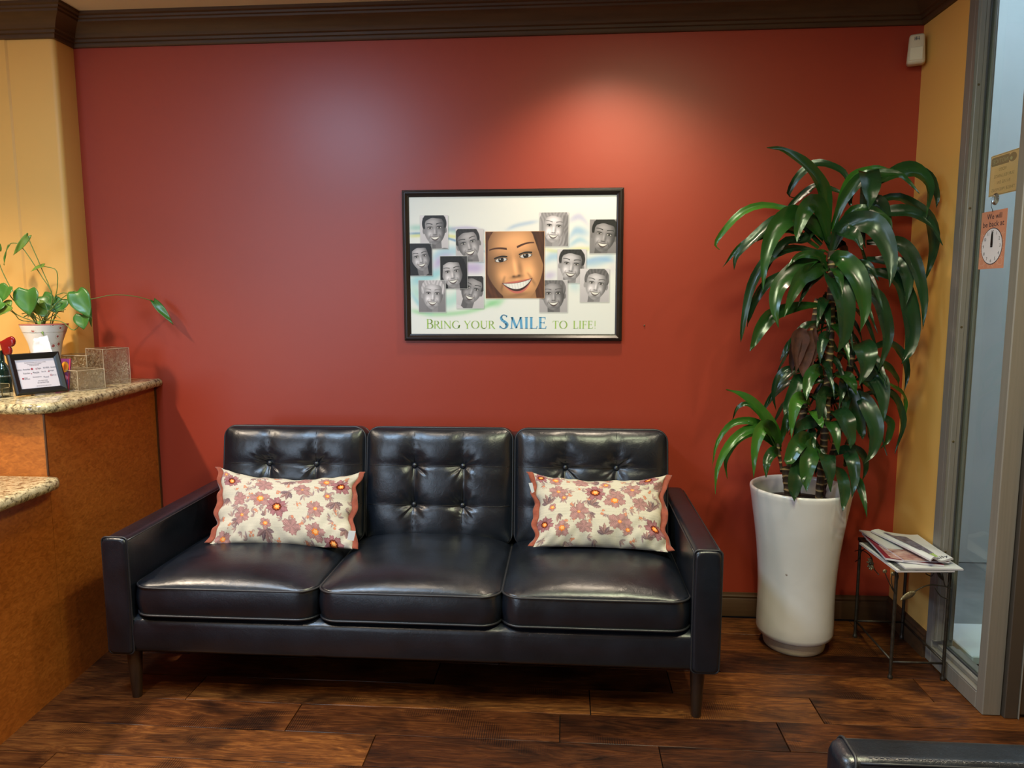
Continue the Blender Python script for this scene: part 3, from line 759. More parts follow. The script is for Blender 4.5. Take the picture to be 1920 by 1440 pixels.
def disc(u, v, r_, n=14, r2=None):
    c = (.022+u*tw, .022+(1-v)*th)
    vs = [MN @ Vector((c[0]+r_*math.cos(2*math.pi*k/n), c[1]+r_*math.sin(2*math.pi*k/n), .0065)) for k in range(n)]
    if r2 is None: lg.add(vs, [tuple(range(n))])
    else:
        vs += [MN @ Vector((c[0]+r2*math.cos(2*math.pi*k/n), c[1]+r2*math.sin(2*math.pi*k/n), .0065)) for k in range(n)]
        lg.add(vs, [(k, (k+1) % n, n+(k+1) % n, n+k) for k in range(n)])
disc(.38, .34, .0042); disc(.83, .60, .004, 16, .0026); disc(.49, .35, .003, 12, .002); disc(.10, .65, .0035); disc(.34, .50, .003, 3); disc(.79, .47, .003, 10, .0015)
lg.obj('logo_print', INKR, fn)
es = MB(); p0 = MN @ Vector((wN*.5, hN*.6, -.001)); p1 = Vector((p0.x, p0.y, ZT+.002))+back*.055
es.tube([p0, p1], .004, 6); es.obj('easel_leg', BLACKP, fn)

# vase with pothos-like plant
YV = -.29
vc = pix(80, 700, YV); vc.z = ZT; rimL, rimR = pix(42, 607, YV), pix(118, 607, YV); zr = pix(80, 608, YV).z
rv = (rimR-rimL).length/2; hv = zr-ZT; VC = Vector(((rimL.x+rimR.x)/2+.006, YV, ZT))
pl = thing('potted_plant', VC, 'heart-leaved green plant in flared white flowered pot on the counter', 'plant')
def mk_pot():
    m = NT('white ceramic with flower motifs'); m.set(Base_Color=rgb(226, 220, 210), Roughness=.25)
    v = m.coord((1, 1, 1)); vo = m.n('ShaderNodeTexVoronoi'); vo.inputs['Scale'].default_value = 30; m.l(v, vo.inputs['Vector'])
    r = m.ramp(vo.outputs['Distance'], [(.0, rgb(176, 96, 88)), (.16, rgb(176, 96, 88)), (.2, rgb(232, 226, 216)), (.3, rgb(232, 226, 216)), (.34, rgb(120, 140, 90)), (.36, rgb(232, 226, 216))])
    r.color_ramp.interpolation = 'CONSTANT'
    n = m.noise(14, 2, .5, v); mr = m.ramp(n.outputs[0], [(.5, (0, 0, 0, 1)), (.56, (1, 1, 1, 1))])
    m.l(m.mix(mr.outputs[0], rgb(232, 226, 216), r.outputs[0]), m.b.inputs['Base Color']); return m.m
POT = mk_pot()
MB().lathe([(.0, 0), (rv*.50, 0), (rv*.50, .004), (rv*.46, hv*.1), (rv*.52, hv*.35), (rv*.70, hv*.7), (rv*.98, hv*.97), (rv, hv), (rv*.95, hv), (rv*.66, hv*.7), (rv*.48, hv*.45)], VC, 40).obj('pot', POT, pl, auto=40)
MB().lathe([(rv*.99, hv-.003), (rv*1.003, hv-.001), (rv*1.0, hv+.002), (rv*.96, hv+.002)], VC, 40).obj('rim_band', plain('pink rim glaze', (176, 96, 92), .3), pl, smooth=True)
MB().lathe([(rv*.90, hv*.88), (rv*.4, hv*.91), (0, hv*.92)], VC, 24).obj('soil', textured('dark soil', (40, 28, 20), (66, 48, 34), 60, .9, .6), pl)
def mk_leaf(name, a, b, c, rough=.3, vein=True):
    m = NT(name); at = m.n('ShaderNodeAttribute'); at.attribute_name = 'Col'
    n = m.noise(7, 3, .5, m.coord())
    r = m.ramp(n.outputs[0], [(.3, rgb(*a)), (.6, rgb(*b))])
    c_ = m.mix(at.outputs['Fac'], r.outputs[0], rgb(*c)); m.l(c_, m.b.inputs['Base Color'])
    m.set(Roughness=rough, Specular_IOR_Level=.5)
    m.b.inputs['Subsurface Weight'].default_value = 0
    return m.m
PLEAF = mk_leaf('pothos leaf', (46, 92, 34), (66, 118, 44), (140, 176, 96), .35)
PSTEM = plain('green stem', (98, 122, 52), .5); PLEAF2 = mk_leaf('yellow green leaf', (78, 110, 36), (104, 134, 48), (160, 180, 96), .4)
def heart(base, tip, width, nrm, parent, mat=PLEAF, curl=.15, name='leaf'):
    base, tip = Vector(base), Vector(tip); ax = tip-base; L = ax.length; ax.normalize(); nrm = Vector(nrm); nrm = (nrm-ax*nrm.dot(ax)).normalized(); sd = ax.cross(nrm)
    nu, nv = 9, 13; V = []; C = []
    for j in range(nv):
        t = j/(nv-1)
        # half width of a heart: wide near the base, pointed at the tip; base lobes reach backwards
        hw = width/2*(math.sin(math.pi*min(1, (t*.93+.07))**.62)**.9 if t < 1 else 0); hw = max(hw, width*.01)
        for i in range(nu):
            s = (i/(nu-1))*2-1
            lobe = -.16*L*abs(s)**1.3*(1-t)**3*(1.6-abs(s))
            P = base+ax*(t*L+lobe+.0)+sd*(s*hw)+nrm*(abs(s)**1.5*hw*.22-curl*L*t*t+.02*L*math.sin(t*9+s*2))
            V.append(P); C.append(max(0, 1-abs(s)*14) if abs(s) < .01 else 0)
    me = np_mesh(name, V, grid_faces(nu, nv), mat)
    cc = np.array(C)[:, None]*.35; set_col(me, np.repeat(cc, 3, 1)); o = obj(name, me, parent)
    sm = o.modifiers.new('solid', 'SOLIDIFY'); sm.thickness = .0008; return o
CT = VC+Vector((0, 0, hv+.004))
Z1 = 3.789
def z1(x, y, dy=0): return pix(x/Z1, 400+y/Z1, YV+dy)
def stem(pts, parent, r=.0019, mat=PSTEM): return MB().tube(catmull(pts, 16), [r]*17, 6).obj('stem', mat, parent, smooth=True)
toC = Vector((.3, -.9, .3))
LV = [ # stem control points (zoomed px), depth, leaf base, leaf tip, width
    ([(300, 780), (230, 640), (190, 545)], -.05, (195, 545), (190, 725), .062, PLEAF, (.05, -1, .35)),
    ([(300, 760), (420, 620), (520, 555)], -.04, (545, 560), (625, 735), .050, PLEAF, (.15, -1, .35)),
    ([(370, 600), (290, 380), (205, 185)], -.02, (200, 160), (88, 300), .022, PLEAF2, (.6, -.8, .1)),
    ([(375, 600), (290, 440), (155, 240), (85, 212)], -.02, (62, 235), (5, 360), .022, PLEAF, (-.6, -.7, .1)),
    ([(390, 600), (410, 480), (395, 400), (318, 378)], -.01, (312, 372), (212, 400), .028, PLEAF2, (.1, -.5, .9)),
    ([(350, 690), (420, 570), (600, 590), (640, 612)], 0, (600, 600), (660, 795), .024, PLEAF, (.8, -.6, .1)),
    ([(330, 760), (440, 770), (520, 830), (575, 775)], -.03, (585, 720), (585, 822), .042, PLEAF, (0, -1, .2)),
    ([(300, 770), (120, 640), (60, 560)], -.06, (60, 520), (0, 620), .05, PLEAF, (-.2, -1, .5)),
    ([(280, 780), (120, 720), (50, 640)], -.08, (80, 660), (-60, 720), .05, PLEAF2, (-.1, -.8, .8)),
    ([(320, 760), (330, 650), (350, 600)], .02, (300, 590), (400, 700), .04, PLEAF, (.1, -1, .6)),
    ([(310, 770), (270, 690), (250, 660)], .0, (260, 640), (330, 740), .034, PLEAF2, (.2, -1, .6)),
    ([(320, 770), (440, 680), (480, 640)], .02, (440, 610), (400, 700), .04, PLEAF, (.2, -1, .2)),
    ([(110, 580), (20, 420), (-20, 300)], .0, (-10, 260), (-40, 160), .03, PLEAF, (0, -1, .2)),
    ([(290, 780), (150, 760), (105, 715), (20, 650)], -.08, (20, 630), (-70, 690), .04, PLEAF, (0, -1, .6)),
    ([(320, 760), (280, 790), (290, 850)], -.06, (275, 770), (300, 870), .012, PLEAF2, (0, -1, .1)),
]
for pts, dy, b0, t0, wd, mt, nr in LV:
    P = [CT+Vector((random.uniform(-.012, .012), random.uniform(-.01, .01), -.012))]+[z1(x, y, dy*(k+1)/len(pts)) for k, (x, y) in enumerate(pts)]
    P.append(z1(*b0, dy)); stem(P, pl); heart(z1(*b0, dy), z1(*t0, dy-.02), wd*(1.75 if wd > .032 else 1.25), nr, pl, mt)
# the long runner reaching over the red wall
P = [z1(400, 640, .0), z1(460, 640, .02), z1(640, 612, .08), z1(800, 580, .12), z1(960, 590, .17), z1(1095, 625, .22)]
stem([CT]+P, pl, .0018); heart(P[-1], z1(1230, 785, .20), .035, (.75, -.55, -.3), pl, PLEAF, .05)
random.seed(11)
for k in range(14):
    a = random.uniform(0, 6.28); q = CT+Vector((math.cos(a)*.03, math.sin(a)*.02, -.01)); e = CT+Vector((math.cos(a)*random.uniform(.05, .10), math.sin(a)*.06-.01, random.uniform(.02, .06)))
    stem([q, (q+e)/2+Vector((0, 0, .025)), e], pl, .0018)
# white tissue standing behind the frame
tz = pix(78, 672, -.50); vs = []; fs = []
nu = 9
cor = [pix(60, 672, -.44), pix(101, 668, -.44), pix(88, 629, -.44), pix(62, 636, -.44)]
for j in range(9):
    for i in range(nu):
        u, v = i/(nu-1), j/8; P = (cor[0].lerp(cor[1], u)).lerp(cor[3].lerp(cor[2], u), v); vs.append(P+Vector((0, .008*nz(u*3, v*4, 2), .003*nz(u*5, v*3, 5))))
low = [Vector((p.x, -.44, ZT+.0)) for p in vs[:nu]]
vs = low+vs
o = obj('tissue', np_mesh('tissue', vs, grid_faces(nu, 10), WHITEM)); sm = o.modifiers.new('s', 'SOLIDIFY'); sm.thickness = .0012
tag(o, 'white folded tissue sticking up between framed notice and flowered pot', 'tissue')
# purple and orange card behind the frame
cb = pix(140, 716, -.47); cb.z = ZT
card = thing('greeting_card', cb, 'purple and orange patterned card behind right side of framed notice', 'card')
c0, c1 = pix(100, 668, -.45), pix(124, 668, -.44); 
cardM = Matrix.Translation(Vector((c0.x+.006, -.465, ZT+.001))) @ Matrix.Rotation(R(-8), 4, 'Z') @ Matrix.Rotation(R(80), 4, 'X')
CW, CH = .065, .128
b = MB().box(0, CW, 0, CH, -.004, 0); b.v = [tuple(cardM @ Vector(v)) for v in b.v]; b.obj('card_back', plain('purple card', (112, 42, 96), .5), card)
def flat(pts, z, name, mat, parent, M): return obj(name, fill(name, [M @ Vector((x, y, z)) for x, y in pts], [tuple(range(len(pts)))], mat, False), parent)
def ell(cx, cy, rx, ry, n=20, a0=0): return [(cx+rx*math.cos(2*math.pi*k/n), cy+ry*math.sin(2*math.pi*k/n)) for k in range(n)]
flat(ell(CW*.62, CH*.74, .018, .022), .0006, 'orange_motif', plain('orange print', (226, 150, 40), .5), card, cardM)
flat(ell(CW*.62, CH*.74, .009, .012), .001, 'centre_motif', plain('deep orange print', (206, 104, 30), .5), card, cardM)
flat(ell(CW*.70, CH*.40, .014, .010), .0006, 'pink_motif', plain('pink print', (205, 110, 140), .5), card, cardM)
flat(ell(CW*.78, CH*.20, .010, .022), .0006, 'violet_motif', plain('violet print', (84, 62, 140), .5), card, cardM)
flat([(CW*.93, 0), (CW, 0), (CW, CH), (CW*.93, CH)], .0007, 'red_border', plain('red print', (190, 52, 62), .5), card, cardM)
# dark bottle with a red heart-shaped stopper at the frame edge
db = pix(8, 735, -.52); db.z = ZT
bt = thing('dark_bottle', db, 'dark green glass bottle with red heart top at left frame edge', 'bottle')
MB().lathe([(0, 0), (.028, 0), (.030, .004), (.030, .085), (.024, .10), (.011, .118), (.010, .155), (.012, .158), (.012, .165), (0, .165)], db, 28).obj('glass_body', plain('dark green glass', (14, 34, 26), .08), bt, auto=40)
MB().lathe([(.0304, .062), (.0306, .063), (.0306, .066), (.0304, .067)], db, 28).obj('silver_band', plain('silver band', (150, 170, 170), .2, .8), bt, smooth=True)
hp = pix(14, 648, -.52)
hb = MB(); n = 28; vs = []
for s in range(5):
    zz = (-.006, -.005, 0, .005, .006)[s]; k_ = (.55, .9, 1, .9, .55)[s]
    for k in range(n):
        a = 2*math.pi*k/n; x = 16*math.sin(a)**3; y = 13*math.cos(a)-5*math.cos(2*a)-2*math.cos(3*a)-math.cos(4*a)
        vs.append(hp+Vector((0, 0, 0))+Matrix.Rotation(R(115), 3, 'Y') @ Vector((x*k_*.0027, zz, y*k_*.0023)))
fs = [(s*n+k, s*n+(k+1) % n, (s+1)*n+(k+1) % n, (s+1)*n+k) for s in range(4) for k in range(n)]+[tuple(range(n))[::-1], tuple(range(4*n, 5*n))]
hb.add(vs, fs).obj('heart_top', plain('glossy red', (122, 14, 16), .15), bt, smooth=True)
MB().tube([db+Vector((0, 0, .16)), hp+Vector((-.01, 0, -.01))], .003, 8).obj('wire_stem', BLACKP, bt)
# clear card holder in the lower left of the counter
hd = pix(4, 742, -.66); hd.z = ZT
cl = MB().box(-.05, .018, -.02, .02, 0, .004, .001, 1).box(-.05, .018, -.02, -.017, .003, .036, .001, 1).box(.015, .018, -.02, .02, .003, .036, .001, 1).box(-.05, .018, .017, .02, .003, .05, .001, 1)
cl.v = [tuple(Vector(v)+hd) for v in cl.v]
cho = cl.obj('card_holder', mk_glass('clear acrylic', (.96, .98, .97, 1), 0, 1.45)); tag(cho, 'clear acrylic card holder cut off at the left frame edge', 'card holder')

# ================================================================ PIR sensor
pr = thing('motion_sensor', (1.40, -.02, 2.36), 'off-white plastic motion sensor high in the right wall corner', 'sensor')
IV = plain('ivory plastic', (206, 192, 166), .45)
pc = Vector((1.405, -.045, 2.415)); MR = Matrix.Translation(pc) @ Matrix.Rotation(R(-22), 4, 'Z')
b = MB().box(-.031, .031, -.022, .02, -.059, .059, .012, 3)
b.v = [(x*(1-.10*(z/.059)), y-(.006 if z < .01 and y < 0 else 0)*min(1, (.01-z)/.03), z) for x, y, z in b.v]
b.v = [tuple(MR @ Vector(v)) for v in b.v]; b.obj('housing', IV, pr, smooth=True)
b = MB().box(-.006, .024, .012, .034, -.05, .05, .004, 2); b.v = [tuple(MR @ Vector(v)) for v in b.v]; b.obj('bracket', IV, pr)
b = MB().box(-.024, .024, -.030, -.024, -.046, .006, .003, 2); b.v = [tuple(MR @ Vector(v)) for v in b.v]; b.obj('lens_window', plain('milky lens', (214, 202, 178), .35), pr)
b = MB().box(-.002, .002, -.0235, -.021, .014, .023); b.v = [tuple(MR @ Vector(v)) for v in b.v]; b.obj('indicator', BLACKP, pr)
b = MB()
for k in range(4):
    b.box(-.009+k*.005, -.007+k*.005, -.0232, -.0215, .032, .046)
b.box(-.009, .009, -.0233, -.0215, .037, .0385); b.v = [tuple(MR @ Vector(v)) for v in b.v]; b.obj('emblem', INK, pr)

# ================================================================ CLOCK SIGN AND STICKER ON THE GLASS
XGf = XG-.004
def gl(y, z): return Vector((XGf, y, z))
SG = Matrix(((0, 0, -1, XGf-.001), (-1, 0, 0, -.446), (0, 1, 0, 1.529), (0, 0, 0, 1)))  # local x -> -y, y -> z, out -> -x
sw, sh = .150, .200
sign = thing('back_at_sign', (XGf, -.5, 1.53), 'orange paper clock sign reading We will be back at, hung on glass', 'sign')
ORANGE = textured('orange sign card', (206, 136, 110), (212, 144, 118), 8, .5, 0)
b = MB().box(0, sw, 0, sh, -.001, .001); b.v = [tuple(SG @ Vector(v)) for v in b.v]; b.obj('sign_board', ORANGE, sign)
PALE = plain('pale petal print', (226, 186, 164), .5)
pm = MB()
for k in range(16):
    a = 2*math.pi*k/16; r0, r1 = .058, .092
    for s in (-1, 1):
        pts = []
        for j in range(9):
            t = j/8; rr_ = r0+(r1-r0)*t; da = s*.17*math.sin(math.pi*t)
            pts.append((sw/2+rr_*math.cos(a+da), .078+rr_*math.sin(a+da)))
        for (xa, ya), (xb, yb) in zip(pts, pts[1:]):
            if min(xa, xb) < .002 or max(xa, xb) > sw-.002 or min(ya, yb) < .002 or max(ya, yb) > .13: continue
            nx, ny = -(yb-ya), xb-xa; l = math.hypot(nx, ny)+1e-9; nx *= .0006/l; ny *= .0006/l
            pm.add([SG @ Vector(q) for q in ((xa-nx, ya-ny, .0013), (xb-nx, yb-ny, .0013), (xb+nx, yb+ny, .0013), (xa+nx, ya+ny, .0013))], [(0, 1, 2, 3)])
pm.obj('petal_print', PALE, sign)
flat(ell(sw/2, .078, .0635, .0635, 48), .0015, 'dial_rim', INK, sign, SG); flat(ell(sw/2, .078, .0608, .0608, 48), .0019, 'clock_face', plain('white dial', (228, 222, 232), .5), sign, SG)
ms = []
for h in range(1, 13):
    a = R(90-30*h); ms.append(text_me(str(h), .0165, INK, SG @ Matrix.Translation((sw/2+.050*math.cos(a), .078+.050*math.sin(a)-.0055, .0022))))
obj('numerals', join_me(ms, 'numerals', INK), sign)
obj('lettering', join_me([text_me('We will', .027, INK, SG @ Matrix.Translation((sw*.53, .172, .0016)), width=.088), text_me('be back at', .027, INK, SG @ Matrix.Translation((sw*.5, .146, .0016)), width=.126)], 'lettering', INK), sign)
hands = [(sw/2-.0055, .075), (sw/2+.0055, .075), (sw/2+.006, .09), (sw/2+.0045, .118), (sw/2-.001, .130), (sw/2-.0045, .118), (sw/2-.006, .09)]
b = MB().prism(hands, .002, .0035); b.v = [tuple(SG @ Vector(v)) for v in b.v]; b.obj('clock_hand', BLACKP, sign)
flat(ell(sw/2, .079, .002, .002, 10), .0037, 'rivet', plain('steel rivet', (180, 180, 185), .3, .8), sign, SG)
cup = thing('suction_cup', (XGf, -.50, 1.765), 'clear suction cup hook on the glass above the clock sign', 'hook')
CLR = mk_glass('clear vinyl', (.95, .97, 1, 1), .05, 1.45)
MB().lathe([(.021, .0), (.0195, .003), (.012, .006), (.006, .008), (.005, .014), (0, .015)], (XGf-.0005, -.520, 1.768), 28, rot=Matrix.Rotation(R(-90), 3, 'Y')).obj('cup', CLR, cup, smooth=True)
MB().tube([(XGf-.012, -0.520, 1.766), (XGf-.013, -0.519, 1.745), (XGf-.008, -0.521, 1.728), (XGf-.006, -0.517, 1.726), (XGf-.006, -0.515, 1.734)], .0009, 6).obj('hook', BLACKP, cup, smooth=True)
ST = Matrix(((0, 0, -1, XG+.0045), (-1, 0, 0, -.459), (0, 1, 0, 1.782), (0, 0, 0, 1)))
stk = thing('surveillance_sticker', (XG+.005, -.53, 1.78), 'yellow notice sticker on the glass, lettering seen reversed from inside', 'sticker')
qw, qh = .175, .140
STK = NT('yellow film sticker'); STK.set(Base_Color=rgb(214, 182, 136), Roughness=.6)
_tl = STK.n('ShaderNodeBsdfTranslucent'); _tl.inputs[0].default_value = rgb(255, 222, 176); _mx = STK.n('ShaderNodeMixShader'); _mx.inputs[0].default_value = .85
STK.l(STK.b.outputs[0], _mx.inputs[1]); STK.l(_tl.outputs[0], _mx.inputs[2]); STK.l(_mx.outputs[0], STK.out.inputs[0]); STK = STK.m
b = MB().box(0, qw, 0, qh, -.0004, .0004); b.v = [tuple(ST @ Vector(v)) for v in b.v]; b.obj('film', STK, stk)
TAN = plain('brown sticker print', (168, 134, 98), .6); YF = plain('pale sticker print', (206, 184, 140), .6)
b = MB()
flat([(.004+.006, .102), (.108, .102), (.108, .132), (.010, .132), (.005, .127), (.005, .107)], .0006, 'banner', TAN, stk, ST)
flat(ell(.128, .117, .022, .015, 24), .0006, 'camera_emblem', TAN, stk, ST); flat(ell(.120, .114, .007, .006, 16), .0008, 'emblem_lens', YF, stk, ST)
def mir(body, x, y, size, mat, wd): return text_me(body, size, mat, ST @ Matrix.Translation((x, y, .0009)) @ Matrix.Diagonal((-1, 1, 1, 1)), width=wd)
obj('banner_lettering', join_me([mir('NOTICE!', .057, .110, .020, YF, .09)], 'l', YF), stk)
obj('lettering', join_me([mir('VIDEO', .075, .082, .015, TAN, .045), mir('SURVEILLANCE', .085, .060, .015, TAN, .115), mir('IN USE ON', .085, .038, .015, TAN, .075), mir('THESE PREMISES', .085, .014, .015, TAN, .135)], 'l', TAN), stk)
bd = MB()
for (x0, x1, y0, y1) in ((0.002, qw-.002, .002, .0035), (.002, qw-.002, qh-.0035, qh-.002), (.002, .0035, .002, qh-.002), (qw-.0035, qw-.002, .002, qh-.002)): bd.box(x0, x1, y0, y1, .0004, .0007)
bd.v = [tuple(ST @ Vector(v)) for v in bd.v]; bd.obj('border', TAN, stk)

# items outside at the foot of the glass
vs = []; c4 = [Vector((1.585, -.62, .10)), Vector((1.72, -.62, .10)), Vector((1.80, -.22, .02)), Vector((1.56, -.22, .02))]
b = MB().box(1.60, 1.86, -.40, -.10, 0, .035, .004, 1)
o = b.obj('white_board', plain('white foam board', (214, 222, 226), .6)); tag(o, 'white foam board lying on the corridor floor behind the glass', 'board')
bx = thing('cardboard_box', (1.68, -.5, 0), 'small brown cardboard box with yellow label behind the glass', 'box')
MB().box(1.625, 1.76, -.56, -.42, 0, .155, .002, 1).obj('carton', textured('brown cardboard', (150, 112, 74), (164, 124, 84), 20, .8, .1), bx)
LM = Matrix(((1, 0, 0, 1.632), (0, 0, -1, -.5608), (0, 1, 0, .03), (0, 0, 0, 1)))
flat(ell(.045, .045, .042, .040, 24), .0004, 'label', plain('yellow label', (204, 186, 110), .6), bx, LM)
obj('lettering', join_me([text_me('EB', .030, INK, LM @ Matrix.Translation((.032, .046, .0008))), text_me('AL', .030, INK, LM @ Matrix.Translation((.032, .018, .0008)))], 'l', plain('olive print', (120, 116, 40), .6)), bx)

# ================================================================ FRAMED POSTER
def sst(a, b, x): t = np.clip((x-a)/(b-a+1e-9), 0, 1); return t*t*(3-2*t)
def lay(img, mask, col): img[:] = img*(1-mask[..., None])+np.asarray(col, float)*mask[..., None] if not isinstance(col, np.ndarray) or col.ndim == 1 else img*(1-mask[..., None])+col*mask[..., None]
def paint_face(W, H, p):
    """smiling portrait on a W x H raster; patch coords: x 0..1, y 0..1 downwards (x scaled by aspect)"""
    y, x = np.mgrid[0:H, 0:W].astype(float); x = (x+.5)/H; y = (y+.5)/H; asp = W/H; px1 = 1.0/H
    skin = np.clip(np.array(p['skin'])*1.14/255, 0, .93); hair = np.array(p['hair'])/255; bg = np.array(p['bg'])/255; cloth = np.array(p['cloth'])/255
    img = np.zeros((H, W, 3))+bg*(1-.12*y[..., None])
    cx, cy, s, tl = p['cx']*asp, p['cy']+.03, p['s']*1.10, p['tilt']
    c_, s_ = math.cos(tl), math.sin(tl)
    X = ((x-cx)*c_+(y-cy)*s_)/s; Y = (-(x-cx)*s_+(y-cy)*c_)/s      # face units: face half height 1
    e = 1.1*px1/s
    def E(x0, y0, rx, ry, soft=1.0): d = (np.sqrt(((X-x0)/rx)**2+((Y-y0)/ry)**2)-1)*min(rx, ry); return sst(e*soft, -e*soft, d)
    hn = np.sin(X*26+Y*9*np.sign(X)+np.sin(Y*5)*1.5)*.3+np.sin(X*61-Y*8)*.2+.5; hc = hair*(.82+.30*hn[..., None])
    if p['long']:   # hair behind the neck
        d = np.abs(X-p.get('hx', 0))-(1.05+.12*np.sin(Y*3)); lay(img, sst(e, -e, np.maximum(d, -(Y+.9))), hc)
        lay(img, E(p.get('hx', 0), -.35, 1.05, 1.12), hc)
    else: lay(img, E(0, -.42, .86, .86), hc)
    # shoulders and neck
    lay(img, sst(e, -e, np.abs(X)-.42-.0*Y)*sst(.5, .6, Y), skin*(.62+.1*(X[..., None]>0)))
    sh = 1.22+.35*(np.abs(X)/1.6)**2; lay(img, sst(-e, e, Y-sh-.25*np.exp(-(X/.35)**2)*p.get('vn', 1)), cloth*(1-.25*np.exp(-((X-.6)/.3)**2))[..., None])
    # head: oval with narrower jaw
    rx = .74-.15*np.clip(Y, 0, 1)**1.5*(1-p.get('jaw', 0)); d = np.sqrt((X/rx)**2+(Y/1.02)**2)-1; fm = sst(e, -e, d*.7)
    L = np.clip(1.02-.42*np.clip(X*p.get('lx', .6)+.1, -1, 1)-.34*np.clip(np.sqrt((X/.74)**2+(Y/1.02)**2)-.55, 0, 1)**1.3*2, .3, 1.25)
    if p['long'] == 0: lay(img, E(-.76, .06, .09, .2)+0, skin*.8); lay(img, E(.76, .06, .09, .2), skin*.7)
    face = skin*L[..., None]
    def shade(x0, y0, rx_, ry_, k):
        g = np.exp(-(((X-x0)/rx_)**2+((Y-y0)/ry_)**2)); face[:] = face*(1+k*g[..., None])
    shade(-.36, .28, .18, .16, .22); shade(.36, .28, .18, .16, .18)           # cheeks
    shade(-.33, -.15, .22, .12, -.30); shade(.33, -.15, .22, .12, -.30); shade(-.62, .1, .2, .6, -.16); shade(.62, .1, .2, .6, -.22); shade(0, .66, .4, .12, .06); shade(.0, .9, .5, .1, -.10)            # eye sockets
    shade(0, -.55, .4, .2, .10); shade(0, .1, .05, .25, .22)                   # forehead, nose ridge
    shade(.13, .16, .06, .22, -.24); shade(0, .35, .13, .035, -.42)             # nose side and base
    shade(-.07, .33, .035, .025, -.4); shade(.07, .33, .035, .025, -.4)
    shade(0, .80, .22, .05, -.22); shade(0, .93, .16, .08, .12)
    for sx in (-1, 1):                                                          # smile lines
        xx = sx*(.30+.13*np.clip((Y-.3)/.3, 0, 1)); g = np.exp(-((X-xx)/.035)**2)*sst(.24, .34, Y)*sst(.72, .55, Y); face[:] = face*(1-.20*g[..., None])
    lay(img, fm, np.clip(face, 0, 1))
    def band(cur, hw, x0, x1): return sst(e, -e, np.abs(Y-cur)-hw)*sst(x0-e, x0+e, X)*sst(x1+e, x1-e, X)
    brow = np.array(p.get('brow', hair*255*.7))/255
    for sx in (-1, 1):
        a = X*sx; lay(img, band(-.375-.062*np.sin(np.clip((a-.12)/.5, 0, 1)*math.pi*.8), .024*(1.25-np.clip(a, 0, .6)), *( (.13, .58) if sx > 0 else (-.58, -.13))), brow)
        ex = .32*sx; q = ((X-ex)/.155)**2+((Y+.13)/.052)**2; lay(img, sst(1.25, 1.0, q), skin*.30); lay(img, sst(1.0, .7, q), np.array([.86, .84, .83]))
        lay(img, E(ex, -.135, .070, .066)*sst(1.1, .9, q), np.array([.12, .09, .08])); lay(img, E(ex-.02, -.155, .016, .016, .7), np.array([.95]*3))
        lay(img, band(-.185-.03*np.cos((X-ex)*9), .018, ex-.17, ex+.17), np.array([.07, .06, .06]))
    # mouth: open smile with teeth
    mw = p.get('mw', .34); u = np.clip(X/mw, -1, 1); up = .50-.055*u*u-.0; lo = .50+.215*(1-u*u)-.055*u*u
    inside = sst(-e, e, Y-up)*sst(e, -e, Y-lo)*(np.abs(X) < mw)
    lips = sst(-e, e, Y-(up-.045*(1-u*u)))*sst(e, -e, Y-(lo+.06*(1-u*u)))*(np.abs(X) < mw)
    lay(img, lips, np.array(p.get('lip', np.array(skin)*255*.62))/255)
    lay(img, inside, np.array([.25, .14, .13])); t = sst(-e, e, Y-up-.008)*sst(e, -e, Y-(lo-.045*(1-u*u)-.01))*(np.abs(X) < mw*.90)
    teeth = (.97-.14*np.exp(-((np.mod(X/mw*5.5+.5, 1)-.5)/.07)**2)-.25*np.abs(u)**4)[..., None]*np.array([1, .985, .96]); lay(img, t, teeth)
    # hair in front
    hl = -.80+p.get('hl', 0)+.42*X*X+.10*p.get('part', 0)*np.clip(-X, -.5, 1)+.02*np.sin(X*9)
    hm = sst(e, -e, Y-hl)*sst(e, -e, np.sqrt((X/.84)**2+((Y+.22)/1.0)**2)-1); lay(img, hm, hc)
    if p['long']:
        for sx in (-1, 1):
            k = p.get('side', 1); xx = .60+.22*np.clip((Y+.5)/1.2, -.4, 1)
            m_ = sst(e, -e, -(X*sx-xx))*sst(e, -e, X*sx-(xx+.42*k))*sst(-1.0, -.8, Y); lay(img, m_, hc*(.85 if sx > 0 else 1))
    else:
        for sx in (-1, 1): m_ = sst(e, -e, -(X*sx-.66))*sst(e, -e, X*sx-.80)*sst(-.05, -.15, Y)*sst(-.9, -.7, Y); lay(img, m_, hc)
    return np.clip(img, 0, 1)
G = lambda v: (v, v*.97, v*.99)
WP, HP = 780, 516                 # poster raster
pst = np.zeros((HP, WP, 3))+np.array([.955, .955, .935])
yy, xx = np.mgrid[0:HP, 0:WP].astype(float); U = (xx+.5)/WP; Vv = (yy+.5)/HP
def zu(x): return (x-122)/1650.0
def zv(y): return (y-117)/1110.0
def ribbon(pts, hw, col, k):
    P = catmull([(zu(a), zv(b)*.667, 0) for a, b in pts], 60); xs = np.array([q.x for q in P]); ys = np.array([q.y for q in P])
    o_ = np.argsort(xs); cy = np.interp(U, xs[o_], ys[o_]); ends = sst(xs.min()-.02, xs.min()+.04, U)*sst(xs.max()+.02, xs.max()-.05, U)
    g = np.exp(-((Vv*.667-cy)/hw)**2)*k*ends; pst[:] = pst*(1-g[..., None])+np.array(col)/255*g[..., None]
